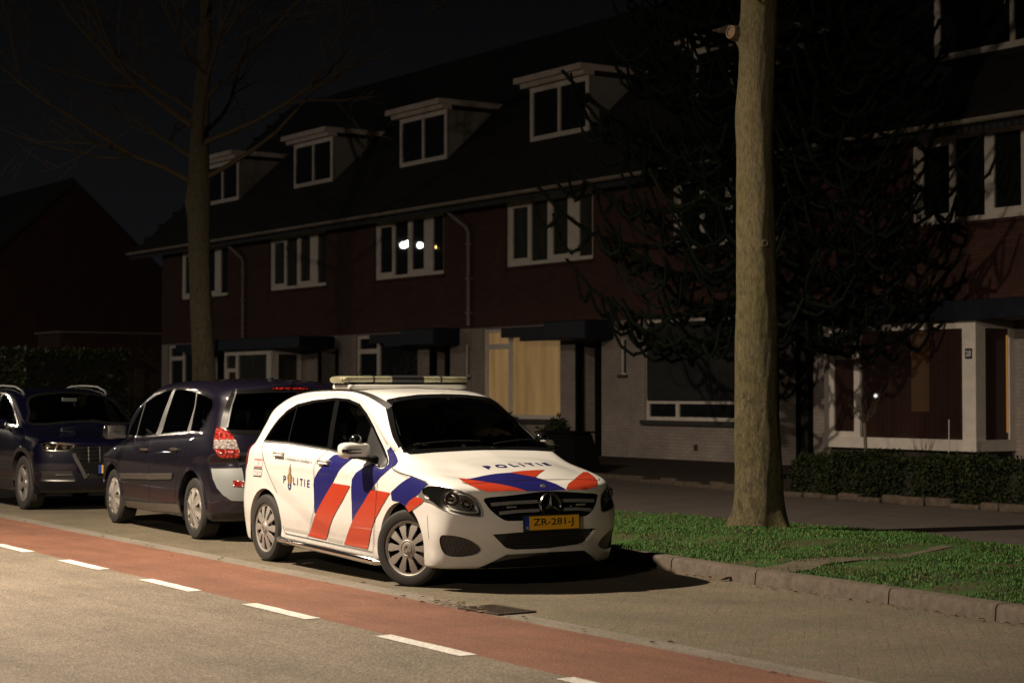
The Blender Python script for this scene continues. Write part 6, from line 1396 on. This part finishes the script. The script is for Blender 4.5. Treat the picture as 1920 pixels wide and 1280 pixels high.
    if first:
        g = MB()
        for k in range(12): y = -.42+k*.476; z = 5.95+k*.437; g.box(ex0-.06, ex0-.003, y, y+.47, z, z+.12, None)
        g.build('verge_trim', HM['slate'], ro)
        q = MB(); q.add([(0, 0, 0), (0, 10.6, 0), (0, 10.6, 6.0), (0, 5.3, 10.9), (0, 0, 6.0)], [(0, 1, 2, 3, 4)]); q.build('gable_wall', HM['brick'], h)
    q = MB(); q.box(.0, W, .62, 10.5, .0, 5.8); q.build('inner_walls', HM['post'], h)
    if dorm: dormer(h, *(dorm if isinstance(dorm, tuple) else ()))
    return h
def build_houses():
    house_mats()
    house(54.3, 'farthest terrace house at the left end, behind the bare tree trunk', 'flat', up='dark_pane', first=True)
    house(48.34, 'brick house with a white-framed bay window, second from the left end of the terrace', 'bay2', up='grey_pane', pipe=True, upx=1.5)
    house(42.37, 'brick house whose upstairs window mirrors bright street lights, above the light bar', 'flat', up='dark_pane')
    house(36.39, 'brick house with the yellow lit living room window and blue door', 'flat', up='grey_pane', lower='lit', pipe=True)
    house(30.42, 'brick house with a closed dark roller shutter, half hidden by the thick tree trunk', 'shutter', up='dark_pane')
    house(24.45, 'nearest brick house on the right, with a wide white bay window and number 28', 'bay', up='dark_pane', upx=1.95, number='28', dorm=(1.4, 4.9, 1.18, 7.40, 9.0))
    # neighbour's house across the side street
    h = empty('gabled_house', XY(66, 19.2), HROT, 'dark gable-ended brick house beyond the terrace at the left edge', 'house')
    W_, D_ = 26, 10.8
    g = MB(); g.prism([(0, 0), (D_, 0), (D_, 4.4), (D_/2, 9.3), (0, 4.4)], 'x', -W_, 0); g.build('wall', HM['brick'], h)
    g = MB(); g.prism([(-.4, 4.15), (D_/2, 9.45), (D_+.4, 4.15), (D_+.4, 3.98), (D_/2, 9.303), (-.4, 3.98)], 'x', -W_-.2, .22); r = g.build('roof', HM['roof'], h)
    g = MB(); n = 22
    for sgn in (0, 1):
        for k in range(n):
            a, b = k/n, (k+.97)/n; y0_, z0_ = -.4+a*(D_/2+.4), 4.02+a*5.30; y1_, z1_ = -.4+b*(D_/2+.4), 4.02+b*5.30
            if sgn: y0_, y1_ = D_-y0_, D_-y1_
            g.add([(.222, y0_, z0_-.12), (.222, y1_, z1_-.12), (.222, y1_, z1_+.10), (.222, y0_, z0_+.10), (.26, y0_, z0_-.12), (.26, y1_, z1_-.12), (.26, y1_, z1_+.10), (.26, y0_, z0_+.10)], [(4, 5, 6, 7), (0, 1, 5, 4), (2, 3, 7, 6), (1, 2, 6, 5), (0, 3, 7, 4)])
    g.build('verge_board', HM['slate'], r)
    # lean-to / shed with pale roof edge in front of the gable
    h = empty('garden_shed', XY(63.5, 22.5), HROT, 'low brick shed with a thin pale roof edge before the dark gable', 'shed')
    g = MB(); g.box(0, 2.2, 0, 4.6, 0, 3.6); g.build('wall', HM['brick'], h); g = MB(); g.box(-.1, 2.3, -.1, 4.7, 3.602, 3.66); g.build('roof', HM['pipe'], h)
    # board fence
    f = empty('garden_fence', XY(60.0, 21.6, .05), math.atan2(ND.y, ND.x), 'vertical board garden fence above the roof of the off-roader', 'fence')
    wd = simple_noise_mat('fence_wood', lin(.045, .036, .022), lin(.10, .082, .052), 7, .85)
    g = MB(); x = 0; rr = random.Random(2)
    while x < 6: g.box(x, x+.155, -.012, .012, 0, 2.18+rr.uniform(-.02, .02)); x += .20
    g.build('board', wd, f)
    for x in (0, 1.9, 3.05, 5.6): g = MB(); g.box(x, x+(.28 if x == 3.05 else .09), -.15, -.05, 0, 2.34); g.build('post', wd, f)
    for z in (.4, 1.8): g = MB(); g.box(0, 6, -.048, -.014, z, z+.07); g.build('rail', wd, f)
    g = MB(); g.bbox(0, .35, 0, .35, 0, 2.55, .02, Matrix.Translation(XY(46.6, 17.6, .05))); tag(g.build('garden_pillar', HM['slate']), 'black square pillar at the right end of the tall hedge', 'pillar')
    # black storage box in the garden behind the bonnet
    b = empty('storage_box', XY(27.6, 19.75, .11), HROT, 'black sloping-sided box in the garden behind the police car bonnet', 'storage box')
    g = MB(); bm = bmesh.new(); bmesh.ops.create_cube(bm, size=1)
    for v in bm.verts:
        k = 1.0 if v.co.z < 0 else .82; v.co = Vector((v.co.x*1.25*k-.18*(v.co.z > 0), v.co.y*.55*k, (v.co.z+.5)*.74))
    bmesh.ops.bevel(bm, geom=list(bm.edges), offset=.02, segments=2, affect='EDGES'); g.addbm(bm); g.build('box', HM['post'], b); g = MB(); g.bbox(-.76, .40, -.26, .26, .742, .775, .01); g.build('lid', HM['post'], b)
# ================================================================ camera, lamps, sky
def setup():
    sc = bpy.context.scene
    cam = bpy.data.cameras.new('camera'); co = bpy.data.objects.new('camera', cam); COL.objects.link(co); sc.camera = co
    co.location = (0, 0, 1.6); co.rotation_euler = (math.pi/2+math.atan(94/3500), 0, 0)
    cam.sensor_width = 36; cam.lens = 3500/1920*36; cam.clip_end = 2000; cam.clip_start = .1
    cam.dof.use_dof = True; cam.dof.focus_distance = 15.8; cam.dof.aperture_fstop = 2.8
    w = bpy.data.worlds.new('World'); sc.world = w; w.use_nodes = True; nt = w.node_tree; bg = nt.nodes['Background']
    tc = N(nt, 'ShaderNodeTexCoord'); sp = N(nt, 'ShaderNodeSeparateXYZ'); nt.links.new(tc.outputs['Generated'], sp.inputs[0])
    r = ramp(nt, sp.outputs[2], [(0, (.0085, .0087, .0092, 1)), (.08, (.0066, .0068, .0074, 1)), (.22, (.0029, .0030, .0034, 1)), (1, (.0014, .0015, .0018, 1))])
    nt.links.new(r.outputs[0], bg.inputs[0]); bg.inputs[1].default_value = .75
    sc.view_settings.view_transform = 'Standard'; sc.view_settings.look = 'None'; sc.view_settings.exposure = 0; sc.view_settings.gamma = 1
    sc.render.engine = 'CYCLES'
    sc.cycles.max_bounces = 8; sc.cycles.transparent_max_bounces = 16; sc.cycles.caustics_reflective = False; sc.cycles.caustics_refractive = False
    sc.cycles.sample_clamp_indirect = 3
def lamp(x, y, z, P, col=(1, .83, .64), rad=.12, cone=None, blend=.5, name='street_and_fill_light'):
    l = bpy.data.lights.new(name, 'SPOT' if cone else 'POINT'); l.energy = P; l.color = col; l.shadow_soft_size = rad
    if cone: l.spot_size = R(cone); l.spot_blend = blend
    o = bpy.data.objects.new(name, l); COL.objects.link(o); o.location = (x, y, z); return o
# ================================================================ build the scene
setup()
car_mats()
build_ground()
build_houses()
build_plants()
build_police((-.8559, 16.9856, 0), math.atan2(-.8452, .5345))
build_scenic((-3.3455, 22.0144, 0), math.atan2(.8714, -.4905), 1.06)
build_suv((-6.6028, 27.1115, 0), math.atan2(-.8544, .5196))
# the street's lamps and one added fill light (all stand outside the picture), and two far headlamps seen mirrored in the windows
lamp(-6.5, 16.2, 7.9, 11000, cone=179, blend=.66)
lamp(-9, -8, 7, 5600)  # added fill light for the car front and house fronts, no street lamp
for s, n, z, P_, r_, c_ in ((69.35, 5.6, 7.98, 170, .13, (1, .95, .88)), (69.75, 5.6, 7.94, 170, .13, (1, .95, .88)), (71.7, 3.6, 8.15, 130, .12, (1, .95, .90)), (74.5, 1.6, 8.35, 60, .08, (.7, .9, 1)), (73.9, 1.5, 8.3, 30, .06, (1, .6, .2)), (50, 2.3, 7.5, 600, .16, (1, .86, .68))):
    p = XY(s, n); lamp(p.x, p.y, z, P_, c_, rad=r_)
p = XY(46, 3.4); lamp(p.x, p.y, 7.9, 1500, rad=.12, cone=179, blend=.6)
for s, n, z in ((62.7, 5.3, 1.77), (41.6, 3.0, 1.48), (42.3, 2.7, 1.47)):
    p = XY(s, n); lamp(p.x, p.y, z, 3, (1, .95, .88), .05, name='far_headlamp_light')
def split_pieces(names):
    for o in [o for o in bpy.context.scene.objects if o.type == 'MESH' and o.name.split('.')[0] in names]:
        bm = bmesh.new(); bm.from_mesh(o.data); bmesh.ops.remove_doubles(bm, verts=bm.verts, dist=.0003); bm.faces.index_update(); bm.verts.index_update(); bm.faces.ensure_lookup_table()
        seen = set(); isl = []
        for f in bm.faces:
            if f.index in seen: continue
            st = [f]; seen.add(f.index); cur = []
            while st:
                q = st.pop(); cur.append(q.index)
                for v in q.verts:
                    for w in v.link_faces:
                        if w.index not in seen: seen.add(w.index); st.append(w)
            isl.append(set(cur))
        if 1 < len(isl) <= 16:
            for k, keep in enumerate(isl):
                b2 = bm.copy(); b2.faces.index_update(); b2.faces.ensure_lookup_table(); bmesh.ops.delete(b2, geom=[f for f in b2.faces if f.index not in keep], context='FACES'); bmesh.ops.delete(b2, geom=[v for v in b2.verts if not v.link_faces], context='VERTS')
                if k == 0: b2.to_mesh(o.data); b2.free(); continue
                me = o.data.copy(); b2.to_mesh(me); b2.free(); n = bpy.data.objects.new(o.name.split('.')[0], me); COL.objects.link(n); n.parent = o.parent; n.matrix_local = o.matrix_local.copy()
        bm.free()
split_pieces({'window_seal', 'wheel_arch_lip', 'panel_gap', 'hood_gap', 'wiper', 'door_pillar', 'roof_ditch', 'reflective_tape', 'grille_bar', 'grille_slat', 'grille_frame', 'tailgate_gap', 'pipe_clip', 'front_grille', 'reflector', 'brake', 'intake_trim', 'window_chrome', 'pillar_lining', 'handle_recess', 'post', 'rail'})
